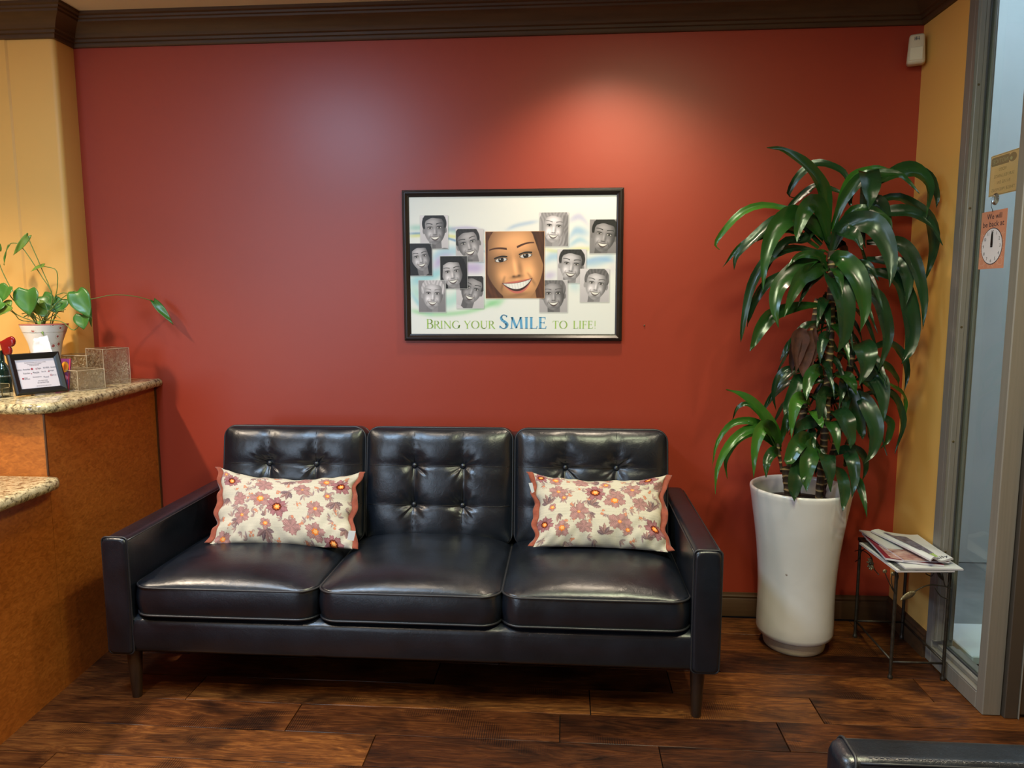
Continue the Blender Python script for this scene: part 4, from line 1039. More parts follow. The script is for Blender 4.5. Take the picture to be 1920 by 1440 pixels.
for pts, hw, col, k in [
    ([(115, 365), (250, 365), (450, 380), (600, 440), (740, 520)], .014, (150, 205, 190), .6), ([(115, 410), (300, 415), (500, 470), (740, 560)], .006, (90, 140, 190), .7),
    ([(115, 430), (300, 425), (520, 440), (740, 480)], .008, (225, 225, 120), .6), ([(430, 380), (600, 370), (740, 400)], .010, (160, 150, 205), .5),
    ([(290, 620), (400, 560), (560, 560), (740, 640)], .025, (150, 200, 225), .6), ([(300, 680), (420, 620), (560, 680), (740, 690)], .030, (160, 130, 200), .55),
    ([(120, 790), (220, 780), (330, 740), (420, 700)], .028, (120, 200, 215), .6), ([(120, 830), (200, 900), (420, 960), (560, 900), (740, 880)], .035, (150, 215, 200), .55),
    ([(120, 1030), (300, 1060), (520, 1050), (700, 1010), (860, 940)], .012, (150, 215, 150), .6), ([(120, 880), (200, 980), (300, 1050)], .018, (140, 205, 220), .6),
    ([(1195, 540), (1320, 560), (1500, 540), (1765, 560)], .010, (225, 225, 130), .45), ([(1195, 640), (1300, 600), (1560, 650), (1765, 600)], .022, (140, 190, 230), .55),
    ([(900, 385), (1000, 350), (1165, 320)], .010, (150, 180, 220), .5), ([(1390, 320), (1480, 290), (1560, 360)], .018, (170, 170, 220), .5), ([(1390, 470), (1450, 400), (1560, 420)], .022, (120, 175, 225), .55),
    ([(1390, 520), (1480, 470), (1560, 500)], .014, (150, 200, 230), .6), ([(1400, 820), (1490, 840)], .03, (150, 205, 225), .5), ([(1720, 700), (1765, 690)], .03, (175, 150, 205), .5), ([(1195, 760), (1310, 740)], .02, (170, 150, 210), .5),
    ([(1530, 640), (1640, 620), (1765, 640)], .012, (150, 190, 235), .6), ([(720, 960), (830, 970), (900, 930)], .018, (140, 215, 150), .6)]:
    ribbon(pts, hw, col, k)
MAIN = dict(skin=(226, 150, 102), hair=(92, 52, 30), bg=(196, 128, 80), cloth=(200, 130, 90), cx=.49, cy=.44, s=.545, tilt=-.16, long=1, hl=-.16, hx=.05, lip=(206, 112, 98), brow=(84, 48, 30), lx=-.45, mw=.40, part=.7, side=.8)
PORT = [
 ((216, 268, 438, 532), dict(skin=G(150), hair=G(38), bg=G(232), cloth=G(34), cx=.52, cy=.40, s=.40, tilt=-.05, long=0, jaw=.6, lx=.7)),
 ((122, 490, 306, 748), dict(skin=G(165), hair=G(28), bg=G(120), cloth=G(60), cx=.50, cy=.42, s=.36, tilt=-.18, long=1, lx=.5)),
 ((500, 378, 718, 638), dict(skin=G(152), hair=G(48), bg=G(215), cloth=G(225), cx=.46, cy=.44, s=.42, tilt=-.25, long=0, lx=-.4)),
 ((500, 754, 718, 1012), dict(skin=G(140), hair=G(52), bg=G(228), cloth=G(215), cx=.56, cy=.40, s=.40, tilt=.30, long=0, lx=-.5)),
 ((372, 592, 590, 852), dict(skin=G(172), hair=G(30), bg=G(60), cloth=G(28), cx=.44, cy=.50, s=.40, tilt=-.12, long=1, lx=.5)),
 ((194, 786, 412, 1042), dict(skin=G(182), hair=G(205), bg=G(150), cloth=G(226), cx=.52, cy=.44, s=.40, tilt=.05, long=0, lx=.4, brow=G(120))),
 ((1165, 255, 1392, 520), dict(skin=G(205), hair=G(165), bg=G(225), cloth=G(205), cx=.50, cy=.42, s=.40, tilt=.10, long=1, lx=.3, brow=G(90))),
 ((1560, 313, 1780, 578), dict(skin=G(138), hair=G(26), bg=G(150), cloth=G(40), cx=.52, cy=.46, s=.42, tilt=.18, long=0, jaw=.5, lx=.7)),
 ((1308, 545, 1532, 810), dict(skin=G(178), hair=G(52), bg=G(226), cloth=G(36), cx=.48, cy=.46, s=.42, tilt=.12, long=0, lx=.6)),
 ((1168, 788, 1388, 1045), dict(skin=G(148), hair=G(120), bg=G(205), cloth=G(26), cx=.50, cy=.44, s=.42, tilt=-.03, long=0, jaw=.6, lx=.6, brow=G(80))),
 ((1488, 700, 1714, 962), dict(skin=G(185), hair=G(110), bg=G(226), cloth=G(205), cx=.55, cy=.46, s=.40, tilt=.14, long=0, lx=.5, brow=G(60))),
 ((738, 402, 1202, 930), MAIN)]
for (a, b_, c, d_), p in PORT:
    x0, x1, y0_, y1_ = [int(round(q)) for q in (zu(a)*WP, zu(c)*WP, zv(b_)*HP, zv(d_)*HP)]; x1 = min(x1, WP)
    sh = sst(-.004, .006, U*1.0-(x0-1)/WP)*sst((x1+4)/WP+.004, (x1+4)/WP-.006, U)*sst((y0_+2)/HP-.006, (y0_+2)/HP+.006, Vv)*sst((y1_+4)/HP+.008, (y1_+4)/HP-.008, Vv)
    pst[:] = pst*(1-.25*sh[..., None])
    pst[max(0, y0_-1):y1_+1, max(0, x0-1):x1+1] = np.array([.93, .68, .45]) if p is MAIN else .86
    Fc = paint_face((x1-x0)*2, (y1_-y0_)*2, p); Fc = Fc.reshape(y1_-y0_, 2, x1-x0, 2, 3).mean((1, 3))
    pst[y0_:y1_, x0:x1] = Fc
xp, zp, wP, hP = -.229, 1.5684, .905, .600
poster = thing('framed_poster', (xp, 0, zp), 'black framed poster of smiling portraits reading Bring your smile to life', 'poster')
PM = Matrix(((1, 0, 0, xp-wP/2), (0, 0, -1, -.010), (0, 1, 0, zp-hP/2), (0, 0, 0, 1)))
gu, gv = np.meshgrid(np.linspace(0, 1, WP), np.linspace(0, 1, HP))
V = np.stack([xp-wP/2+gu.ravel()*wP, np.full(gu.size, -.010), zp+hP/2-gv.ravel()*hP], 1)
me = np_mesh('poster_print', V, grid_faces(WP, HP)[:, ::-1], mk_attr('printed poster', .5, coat=.35), False); set_col(me, pst.reshape(-1, 3))
po = obj('poster_print', me, poster)
fwid = .030
FM = Matrix(((1, 0, 0, xp-wP/2-fwid+.003), (0, 0, -1, -.0005), (0, 1, 0, zp-hP/2-fwid+.003), (0, 0, 0, 1)))
frame_rails(FM, wP+2*fwid-.006, hP+2*fwid-.006, fwid, .022, textured('espresso frame', (30, 22, 20), (40, 30, 27), 20, .32, .02), poster, prof=[(0, 0), (0, .016), (.003, .019), (.007, .020), (.010, .0225), (.014, .0225), (.024, .014), (.0275, .013), (fwid, .010), (fwid, 0)])
MB().box(xp-wP/2, xp+wP/2, -.0095, -.001, zp-hP/2, zp+hP/2).obj('backing_board', BLACKP, poster)
# serif lettering from pen strokes (Roman capitals)
def arc(cx, cy, rx, ry, a0, a1, n=14): return [(cx+rx*math.cos(R(a0+(a1-a0)*k/n)), cy+ry*math.sin(R(a0+(a1-a0)*k/n))) for k in range(n+1)]
def ser(x, y, w=.11): return ([(x-w, y), (x+w, y)], .03)
GL = {
 'B': (.62, [([(.14, 0), (.14, 1)], 0), (arc(.32, .765, .20, .22, 90, -90), 1), (arc(.32, .27, .26, .265, 90, -90), 1), ([(.14, .985), (.32, .985)], .045), ([(.14, .54), (.32, .54)], .045), ([(.14, .012), (.32, .012)], .045), ser(.09, .985, .06), ser(.09, .015, .06)]),
 'R': (.68, [([(.14, 0), (.14, 1)], 0), (arc(.32, .745, .21, .24, 90, -90), 1), ([(.14, .985), (.32, .985)], .045), ([(.14, .505), (.33, .505)], .045), ([(.33, .50), (.62, .04), (.72, -.03)], .12), ser(.14, .015), ser(.09, .985, .06)]),
 'I': (.28, [([(.14, 0), (.14, 1)], 0), ser(.14, .015), ser(.14, .985)]),
 'N': (.86, [([(.15, 0), (.15, 1)], .055), ([(.13, .97), (.73, .02)], .13), ([(.73, 0), (.73, 1)], .055), ser(.15, .015), ser(.09, .985, .08), ser(.73, .985)]),
 'G': (.84, [(arc(.46, .5, .38, .50, 55, 355, 26)[:], 1), ([(.76, .0+.06), (.76, .40)], 0), ser(.76, .41), ([(.68, .93), (.74, .76)], .04)]),
 'Y': (.68, [([(.34, 0), (.34, .48)], 0), ([(.34, .46), (.06, .99)], .12), ([(.34, .46), (.62, .99)], .05), ser(.34, .015), ser(.06, .985, .10), ser(.62, .985, .08)]),
 'O': (.92, [(arc(.46, .5, .38, .50, 0, 360, 32), 1)]),
 'U': (.82, [([(.15, 1), (.15, .35)]+arc(.40, .33, .25, .33, 180, 300, 10), 0), ([(.40-.02, .01)]+arc(.42, .33, .26, .33, 290, 360, 8)+[(.68, 1)], .055), ser(.15, .985), ser(.68, .985)]),
 'S': (.52, [([(.42, .86)]+arc(.27, .76, .16, .225, 50, 180, 10)+[(.16, .62), (.30, .50), (.40, .38)]+arc(.25, .25, .19, .255, 20, -150, 12)+[(.05, .16)], 3), ([(.42, .82), (.43, .95)], .04), ([(.05, .20), (.04, .04)], .04)]),
 'M': (.98, [([(.16, 0), (.20, 1)], .055), ([(.20, 1), (.49, .05)], .13), ([(.49, .05), (.78, 1)], .055), ([(.78, 1), (.84, 0)], .13), ser(.16, .015), ser(.84, .015), ser(.17, .985, .06), ser(.81, .985, .06)]),
 'L': (.56, [([(.14, 0), (.14, 1)], 0), ([(.14, .02), (.50, .02)], .05), ([(.49, 0), (.54, .22)], .045), ser(.14, .985), ser(.09, .015, .06)]),
 'E': (.58, [([(.14, 0), (.14, 1)], 0), ([(.14, .02), (.50, .02)], .05), ([(.14, .98), (.46, .98)], .05), ([(.14, .52), (.40, .52)], .045), ([(.49, 0), (.54, .20)], .045), ([(.46, 1), (.47, .82)], .045), ([(.40, .44), (.40, .60)], .04), ser(.09, .985, .06), ser(.09, .015, .06)]),
 'T': (.66, [([(.33, 0), (.33, .98)], 0), ([(.05, .98), (.61, .98)], .05), ([(.05, 1), (.02, .80)], .04), ([(.61, 1), (.64, .80)], .04), ser(.33, .015)]),
 'F': (.54, [([(.14, 0), (.14, 1)], 0), ([(.14, .98), (.46, .98)], .05), ([(.14, .52), (.40, .52)], .045), ([(.46, 1), (.47, .82)], .045), ([(.40, .44), (.40, .60)], .04), ser(.14, .015), ser(.09, .985, .06)]),
 '!': (.30, [([(.15, .30), (.15, 1)], .07), ([(.15, .03), (.15, .10)], .09)]),
}
def stroke(mb, pts, w, ox, oy, s, M, z, bold):
    n = len(pts)
    for i in range(n-1):
        (x0, y0_), (x1, y1_) = pts[i], pts[i+1]; dx, dy = x1-x0, y1_-y0_; l = math.hypot(dx, dy)
        if l < 1e-9: continue
        wd = (.125 if w == 0 else (.035+.10*abs(dy/l)**1.4 if w == 1 else (.05+.10*math.exp(-((i/(n-1)-.5)/.17)**2) if w == 3 else w)))*bold
        nx, ny = -dy/l*wd/2, dx/l*wd/2; e = .01; ex, ey = dx/l*e, dy/l*e
        mb.add([M @ Vector((ox+s*a, oy+s*b, z)) for a, b in ((x0-nx-ex, y0_-ny-ey), (x1-nx+ex, y1_-ny+ey), (x1+nx+ex, y1_+ny+ey), (x0+nx-ex, y0_+ny-ey))], [(0, 1, 2, 3)])
def word(mb, s, x0, x1, ybase, big, small, M, z, bold=1):
    tot = 0; items = []
    for i, ch in enumerate(s):
        h = big if ch in s[0] and i == 0 or ch == '!' else small; adv, st_ = GL[ch]; items.append((ch, tot, h)); tot += adv*h+.05*small
    k = (x1-x0)/tot
    for ch, o_, h in items:
        Mx = M @ Matrix.Translation((x0+o_*k, ybase, 0)) @ Matrix.Diagonal((k, 1, 1, 1))
        for pts, w in GL[ch][1]: stroke(mb, pts, w, 0, 0, h, Mx, z, bold)
def pu(x): return zu(x)*wP
yb_ = (1-zv(1177))*hP; cap = 1/1110*hP
GREENP = plain('lime print', (172, 206, 104), .5); BLUEP = plain('blue print', (104, 172, 216), .5)
mb = MB(); word(mb, 'BRING', pu(250), pu(527), yb_, 75*cap, 62*cap, PM, .0006); word(mb, 'YOUR', pu(560), pu(810), yb_, 62*cap, 62*cap, PM, .0006)
word(mb, 'TO', pu(1272), pu(1395), yb_, 62*cap, 62*cap, PM, .0006); word(mb, 'LIFE!', pu(1434), pu(1625), yb_, 62*cap, 62*cap, PM, .0006)
mb.obj('lettering', GREENP, po); mb = MB(); word(mb, 'SMILE', pu(843), pu(1232), yb_, 112*cap, 92*cap, PM, .0006, 1.25); mb.obj('lettering', BLUEP, po)
MB().lathe([(.0, .003), (.0025, .002), (.003, 0)], (.335, -.0005, 1.337), 10, rot=Matrix.Rotation(R(90), 3, 'X')).obj('x', BRASSY) if False else None
nl = MB().lathe([(.003, 0), (.003, .004), (0, .005)], pix(1208, 610, -.0005), 10, rot=Matrix.Rotation(R(90), 3, 'X')).obj('nail', BRASSY, auto=40); tag(nl, 'tiny nail head in the red wall to the right of the poster', 'nail')

# ================================================================ PILLOWS
CREAM = np.array([202, 195, 177])/255.
def floral(W, H, big, mid, leaves, sprig, seed):
    """printed fabric; coordinates in zoomed photo pixels 0..W, 0..H"""
    ny, nx = 300, 540
    Y, X = np.mgrid[0:ny, 0:nx].astype(float); X = X/(nx-1)*W; Y = Y/(ny-1)*H; r_ = np.random.RandomState(seed)
    img = np.zeros((ny, nx, 3))+CREAM
    slub = np.repeat(r_.rand(ny, 1), nx, 1)*.5+.5*r_.rand(ny, nx); img *= (1-.13*(slub**3))[..., None]
    wob = 6*np.sin(X*.05+Y*.03)+5*np.sin(Y*.09-X*.02)+2.5*np.sin(X*.31)+2.5*np.sin(Y*.27)
    def put(m, c, k=1.0): img[:] = img*(1-(m*k)[..., None])+np.array(c)/255.*(m*k)[..., None]
    def flower(cx, cy, R_, cen, col, dark, ring=False, petals=6, ph=0, sq=.85):
        dx, dy = X-cx, (Y-cy)/sq; rr_ = np.hypot(dx, dy)+wob*.35; th = np.arctan2(dy, dx)
        R_ = R_*1.13; rad = R_*(.64+.36*np.abs(np.cos(petals/2*(th-ph)))**.6)*(1+.07*np.cos(17*th)+.10*np.sin(2*th+cx)); m = sst(2.5, -2.5, rr_-rad)
        tone = (.5+.5*np.sin(rr_*.38+3*np.cos(petals*th)))[..., None]; c = np.array(col)*(.84+.26*tone)+np.array((12, 8, 8))*np.cos(petals*(th-ph))[..., None]
        img[:] = img*(1-m[..., None])+c/255*m[..., None]
        ed = sst(0, 3, rr_-rad+5)*m; put(ed, np.array(dark), .5)
        if ring: put(sst(3, -3, np.hypot(dx, dy)-(cen*1.55+3*np.cos(11*th))), (92, 30, 16))
        if cen:
            q = np.hypot(dx, dy)-cen*(1+.15*np.cos(7*th+1)); put(sst(2.5, -2.5, q), (222, 120, 48)); put(sst(2.5, -2.5, np.hypot(dx-cen*.1, dy+cen*.1)-cen*.62+3*np.cos(5*th)), (244, 184, 112))
    def leaf(cx, cy, L, wd, ang, col):
        a = R(ang); u = (X-cx)*math.cos(a)+(Y-cy)*math.sin(a); v = -(X-cx)*math.sin(a)+(Y-cy)*math.cos(a); t = u/L
        hw = wd*np.sin(np.clip(t, 0, 1)*math.pi)**.8*(1+.18*np.sin(t*28)); m = sst(2, -2, np.abs(v)-hw)*(t > 0)*(t < 1)
        img[:] = img*(1-.92*m[..., None])+(np.array(col)*(.9+.2*(v > 0))[..., None])/255*.92*m[..., None]; put(sst(2, 0, np.abs(v))*m, (206, 186, 168), .5)
    for q in range(80):
        cx, cy = r_.rand()*W, r_.rand()*H; a0 = r_.rand()*360
        for k in range(3): leaf(cx, cy, 40+r_.rand()*42, 10, a0+(k-1)*38, ((150, 128, 124), (168, 138, 128), (134, 112, 116))[k])
    for (cx, cy, n, L, a0) in leaves:
        for k in range(n): leaf(cx, cy, L*(.75+.25*((k*37) % 5)/4), L*.17, a0+(k-(n-1)/2)*34, ((112, 90, 96), (128, 98, 98), (146, 110, 104))[k % 3])
    for (cx, cy) in sprig:
        for k in range(6): a = r_.rand()*6.28; d = 12+r_.rand()*26; leaf(cx+d*math.cos(a), cy+d*math.sin(a), 18, 5, r_.rand()*360, (158, 118, 108))
        for k in range(3): flower(cx+r_.randn()*12, cy+r_.randn()*12, 13, 4, (204, 138, 112), (150, 90, 80), petals=5)
        m = sst(2.2, 0, np.abs((Y-cy)-(X-cx)*.8+8*np.sin(X*.06)))*sst(48, 30, np.hypot(X-cx, Y-cy)); put(m, (150, 120, 110), .7)
    for (cx, cy, r0, c0) in mid: flower(cx, cy, r0, c0, (164, 124, 120), (120, 82, 84), petals=5, ph=cx, sq=.8)
    for (cx, cy, r0, c0) in big:
        flower(cx, cy, r0, c0, (150, 102, 106), (92, 56, 64), ring=True, petals=7, ph=cy)
    return img, nx, ny
FAB = mk_attr('printed slub cotton', .85, .25, 500, .25)
def mk_rust():
    m = NT('rust velvet'); n = m.noise(60, 3, .5, m.coord()); r = m.ramp(n.outputs[0], [(.3, rgb(130, 58, 38)), (.7, rgb(150, 72, 48))]); m.l(r.outputs[0], m.b.inputs['Base Color']); m.set(Roughness=.8)
    m.b.inputs['Sheen Weight'].default_value = .3; return m.m
RUST = mk_rust()
def pillow(label, TL, TR, BR, BL, Yt, Yb, img, nx, ny, seed, sag, th, group):
    c = [pix(TL[0], TL[1], Yt), pix(TR[0], TR[1], Yt), pix(BR[0], BR[1], Yb), pix(BL[0], BL[1], Yb)]
    ctr = sum(c, Vector())/4; root = thing('throw_pillow', Vector((ctr.x, ctr.y, c[3].z)), label, 'pillow', group)
    ex = (c[1]+c[2]-c[0]-c[3]).normalized(); ey = (c[0]+c[1]-c[2]-c[3]).normalized(); nr = ex.cross(ey).normalized()   # towards the viewer
    A = [np.array(q) for q in c]; ex_, ey_, n_ = np.array(ex), np.array(ey), np.array(nr)
    u, v = np.meshgrid(np.linspace(0, 1, nx), np.linspace(0, 1, ny)); s, t = u*2-1, v*2-1
    base = ((1-u)*(1-v))[..., None]*A[0]+(u*(1-v))[..., None]*A[1]+(u*v)[..., None]*A[2]+((1-u)*v)[..., None]*A[3]
    base = base-(sag[0]*(1-s**2)**.8*np.clip(-t, 0, 1)**1.5)[..., None]*ey_+(sag[1]*(1-s**2)**.8*np.clip(t, 0, 1)**1.5)[..., None]*ey_
    base = base+(.026*(1-t**2)**.7*np.clip(-s, 0, 1)**2)[..., None]*ex_-(.026*(1-t**2)**.7*np.clip(s, 0, 1)**2)[..., None]*ex_
    edw = .005*np.sin(t*8+seed*2)+.003*np.sin(t*15+seed); base = base+(edw*np.abs(s)**6)[..., None]*ex_
    pr_ = ((1-np.abs(s)**2.6)*(1-np.abs(t)**2.6))**.55
    wr = .0045*np.sin(s*9+t*5+seed)*np.abs(t)**2+.004*np.sin(t*13+s*4+seed*2)*np.abs(s)**3+.003*np.sin(s*23-t*9)*np.abs(t)**3+.0022*np.sin(s*31+t*17+seed)*np.abs(s*t)
    for side, sg in (('pillow_front', 1), ('pillow_back', -1)):
        k = 1 if sg > 0 else 6
        P = base+((th*pr_*(1 if sg > 0 else .8)+wr*pr_**.3*1.6*(sg > 0))*sg)[..., None]*n_
        P = P[::k, ::k]; hh, ww = P.shape[:2]; f_ = grid_faces(ww, hh)
        me = np_mesh(side, P.reshape(-1, 3), f_[:, ::-1] if sg > 0 else f_, FAB); set_col(me, img[::k, ::k].reshape(-1, 3)); obj(side, me, root)
    for (col_, sgn) in ((0, -1), (nx-1, 1)):      # rust flanges on the short ends
        E_ = base[:, col_][::4]; n = len(E_); vs = []
        for i in range(n):
            q = i/(n-1); wv = math.sin(q*15+seed+sgn)*.5+math.sin(q*27+seed*3)*.3
            wd = .021+.004*math.sin(q*11+seed*2)
            for j in range(4):
                a = j/3; p = E_[i]+ex_*sgn*(wd*a+.004*wv*a)+n_*(.014*wv*a+.003*math.sin(q*40)*a)-ey_*0; vs.append(tuple(p))
        f_ = grid_faces(4, n); me = np_mesh('flange', vs, f_, RUST); o = obj('flange', me, root); sm = o.modifiers.new('s', 'SOLIDIFY'); sm.thickness = .003; sm.offset = 0
    return root, ctr, ex, ey, nr, c
grp = 'floral lumbar pillows on the sofa'
imgL, nx, ny = floral(1600, 880,
  [(165, 175, 95, 30), (760, 520, 110, 34), (1470, 210, 105, 36), (1390, 860, 95, 32)],
  [(590, 230, 100, 0), (560, 430, 105, 42), (1030, 290, 95, 14), (1290, 150, 80, 34), (300, 430, 85, 0), (1200, 520, 95, 24), (350, 610, 95, 20), (1200, 760, 100, 38), (640, 700, 60, 26), (930, 720, 95, 0), (120, 840, 90, 30), (1330, 360, 50, 26), (70, 90, 50, 20), (1020, 110, 80, 0)],
  [(850, 130, 5, 110, 80), (880, 330, 4, 130, 120), (90, 400, 4, 110, 90), (1420, 420, 5, 130, 80), (290, 650, 4, 100, 120), (640, 760, 5, 130, 80), (1270, 300, 3, 80, 250), (1560, 700, 4, 110, 120), (640, 620, 3, 80, 230), (430, 100, 4, 70, 60)],
  [(370, 280), (200, 720), (860, 230), (700, 60), (1180, 250), (1440, 540), (520, 160), (250, 300), (1120, 620), (420, 380), (770, 340), (940, 630), (1000, 480), (1130, 470), (480, 800), (90, 640), (1420, 680), (1060, 690), (530, 560), (1500, 100), (780, 860), (1100, 860)], 3)
pillow('floral pillow at the left end of the sofa, left corner drooping over the cushion', (413, 876), (674, 885), (664, 1030), (396, 1020), -.345, -.565, imgL, nx, ny, 1.3, (.052, .006), .066, grp)
imgR, nx, ny = floral(1480, 880,
  [(80, 70, 75, 28), (690, 300, 105, 36), (1290, 70, 90, 30), (90, 660, 90, 26), (1370, 680, 110, 34)],
  [(250, 110, 85, 36), (270, 290, 100, 22), (900, 400, 105, 42), (540, 120, 85, 0), (500, 540, 105, 18), (300, 720, 90, 36), (950, 640, 110, 22), (1110, 240, 100, 22), (1200, 420, 85, 0), (560, 700, 80, 0), (180, 480, 50, 26), (810, 170, 55, 26), (1040, 720, 60, 26), (1440, 160, 70, 0), (930, 320, 70, 0), (330, 370, 45, 22)],
  [(120, 430, 5, 120, 260), (650, 470, 5, 110, 300), (740, 110, 4, 110, 180), (1200, 160, 4, 110, 290), (780, 780, 5, 120, 270), (860, 230, 3, 90, 60), (1360, 470, 5, 120, 240), (250, 560, 3, 90, 60), (1260, 800, 5, 90, 270), (620, 560, 3, 90, 40)],
  [(390, 120), (420, 460), (880, 680), (620, 380), (1260, 330), (760, 200), (1010, 550), (200, 330), (90, 200), (520, 240), (400, 330), (760, 540), (330, 640), (430, 620), (1090, 480), (1200, 580), (1330, 250), (1000, 100), (420, 820), (620, 640), (1100, 830), (840, 60)], 8)
pillow('floral pillow at the right end of the sofa against the right arm', (996, 885), (1248, 890), (1254, 1036), (1000, 1026), -.345, -.555, imgR, nx, ny, 4.1, (.040, .010), .066, grp)
# sewn-in white tags
for (a, b_, c, d_, t_) in (((654, 995), (667, 996), (663, 1014), (651, 1012), 0), ((991, 906), (998, 905), (1002, 922), (997, 925), 1)):
    par = [o for o in bpy.data.objects if o.name.startswith('throw_pillow')][t_]
    q = [pix(*p, -.60 if t_ == 0 else -.425) for p in (a, b_, c, d_)]; tg = MB(); th_ = Vector((0, .0012, 0))
    tg.add(q+[p+th_ for p in q], [(0, 1, 2, 3)[::-1], (4, 5, 6, 7), (0, 1, 5, 4), (1, 2, 6, 5), (2, 3, 7, 6), (3, 0, 4, 7)]).obj('care_tag', WHITEM, par)

# ================================================================ PLANTER AND DRACAENA
PC = Vector((.958, -.268, 0))
pt = thing('tall_planter', PC, 'tall waisted glossy white ceramic planter standing beside the sofa', 'planter')
def mk_ceramic():
    m = NT('white glazed ceramic'); v = m.coord(); n = m.noise(3.5, 4, .6, v); r = m.ramp(n.outputs[0], [(.3, rgb(206, 203, 200)), (.7, rgb(218, 216, 214))])
    n3 = m.noise(24, 2, .4, v); r3 = m.ramp(n3.outputs[0], [(.20, rgb(130, 96, 70)), (.23, rgb(255, 255, 255))])
    m.l(m.mix(1, r.outputs[0], r3.outputs[0], 'MULTIPLY'), m.b.inputs['Base Color']); m.bump(n.outputs[0], .12, .02); m.set(Roughness=.16); m.b.inputs['Coat Weight'].default_value = .3; return m.m
CER = mk_ceramic()
prof = [(.100, .052), (.128, .052), (.140, .055), (.148, .063), (.1505, .078), (.1500, .12), (.149, .20), (.150, .27), (.154, .34), (.161, .42), (.171, .50), (.183, .58), (.193, .645), (.196, .662), (.195, .670), (.190, .673), (.184, .670), (.180, .655), (.168, .56), (.160, .48)]
MB().lathe(prof, PC, 72).obj('vessel', CER, pt, smooth=True)
MB().lathe([(.085, 0), (.112, 0), (.119, .006), (.122, .020), (.118, .048), (.112, .055)], PC, 56).obj('foot_ring', textured('unglazed clay foot', (186, 168, 140), (204, 188, 160), 14, .6, .1), pt, auto=40)
MB().lathe([(.168, .600), (.10, .612), (.03, .616), (0, .616)], PC, 40).obj('soil', textured('potting soil', (34, 26, 20), (70, 56, 44), 50, .95, .8, dist=.01), pt, smooth=True)
gr = thing('dracaena', PC+Vector((0, 0, .61)), 'tall dracaena with long glossy drooping dark green leaves on ringed canes', 'plant')
CANE = NT('ringed cane bark'); v = CANE.coord((1, 1, 1)); wv = CANE.n('ShaderNodeTexWave'); wv.bands_direction = 'Z'; wv.inputs['Scale'].default_value = 11; wv.inputs['Distortion'].default_value = 5; CANE.l(v, wv.inputs['Vector'])
r = CANE.ramp(wv.outputs['Fac'], [(.0, rgb(58, 44, 30)), (.85, rgb(74, 60, 40)), (.95, rgb(176, 150, 100))]); CANE.l(r.outputs[0], CANE.b.inputs['Base Color']); CANE.set(Roughness=.7); CANE.bump(wv.outputs['Fac'], .5, .004); CANE = CANE.m
LF = mk_leaf('dark glossy dracaena leaf', (17, 42, 22), (28, 58, 30), (60, 90, 46), .27); LF2 = mk_leaf('young dracaena leaf', (40, 84, 26), (58, 104, 34), (110, 146, 60), .25)
LF3 = mk_leaf('middle green dracaena leaf', (24, 56, 20), (36, 72, 28), (80, 112, 50), .24)
DRY = textured('dry brown leaf', (58, 30, 24), (92, 52, 40), 30, .8, .4)
def leaf(pts, wd, mat, parent, side=None, seed=0, nj=17, name='leaf', fold=.16, droop=0, widths=None):
    P = catmull(pts, nj-1); nu = 5; V = []; C = []
    L = sum((P[i+1]-P[i]).length for i in range(nj-1))
    prev = None
    for j in range(nj):
        t = j/(nj-1); a = P[max(0, j-1)]; b_ = P[min(nj-1, j+1)]; T = (b_-a).normalized()
        ref = Vector((.12*math.sin(seed*3.1), -1, .42+.25*math.sin(seed*1.7))).normalized() if side is None else Vector(side).normalized()
        sd = T.cross(ref)
        sd = sd.normalized() if sd.length > .15 else (prev or Vector((1, 0, 0)))
        if prev is not None:
            if sd.dot(prev) < 0: sd = -sd
            sd = (sd*.45+prev*.55).normalized()
        prev = sd; sd = (sd-T*sd.dot(T)).normalized()
        sd = Matrix.Rotation(.35*math.sin(t*3+seed)*t, 3, T) @ sd; nn = sd.cross(T)
        if nn.dot(ref) < 0: nn = -nn
        w_ = wd*(.34+.66*math.sin(min(1, t/.42)*math.pi/2)**1.3)*(1 if t < .42 else max(.015, 1-((t-.42)/.58)**1.7))
        for i in range(nu):
            s_ = i/(nu-1)*2-1
            V.append(P[j]+sd*(s_*w_/2)+nn*((abs(s_)-.5)*w_*fold+.0022*math.sin(t*19+s_*2.5+seed))); C.append(.55 if i == 2 else .0)
    me = np_mesh(name, V, grid_faces(nu, nj), mat); cc = np.array(C)[:, None]; set_col(me, np.repeat(cc*.5, 3, 1)); return obj(name, me, parent)
# canes
def cane(p0, p1, r_, bend=0, n=40):
    p0, p1 = Vector(p0), Vector(p1); pts = [p0.lerp(p1, k/n)+Vector((bend*math.sin(math.pi*k/n), 0, 0)) for k in range(n+1)]
    rr_ = [r_*(1+.10*(1 if (k % 3) == 0 else 0)) for k in range(n+1)]; return MB().tube(pts, rr_, 14).obj('cane', CANE, gr, smooth=True)
y0 = -.285
cA = cane((.905, -.32, .60), pix(1474, 876, -.32), .0175, 0, 14)     # short sawn cane at the left
c1t = pix(1560, 470, -.30); cB = cane((1.02, -.30, .60), c1t, .0145, .012)
c2t = pix(1535, 560, -.22); cC = cane((.965, -.20, .60), c2t, .0150, -.01)
c3t = pix(1600, 640, -.25); cD = cane((1.045, -.23, .60), c3t, .0125, .02)
cane(pix(1466, 885, -.31), pix(1458, 830, -.31), .006, 0, 6)
def za(x, y): return (1320+x/4, 260+y/4)
def zb(x, y): return (1320+x/4, 600+y/4)
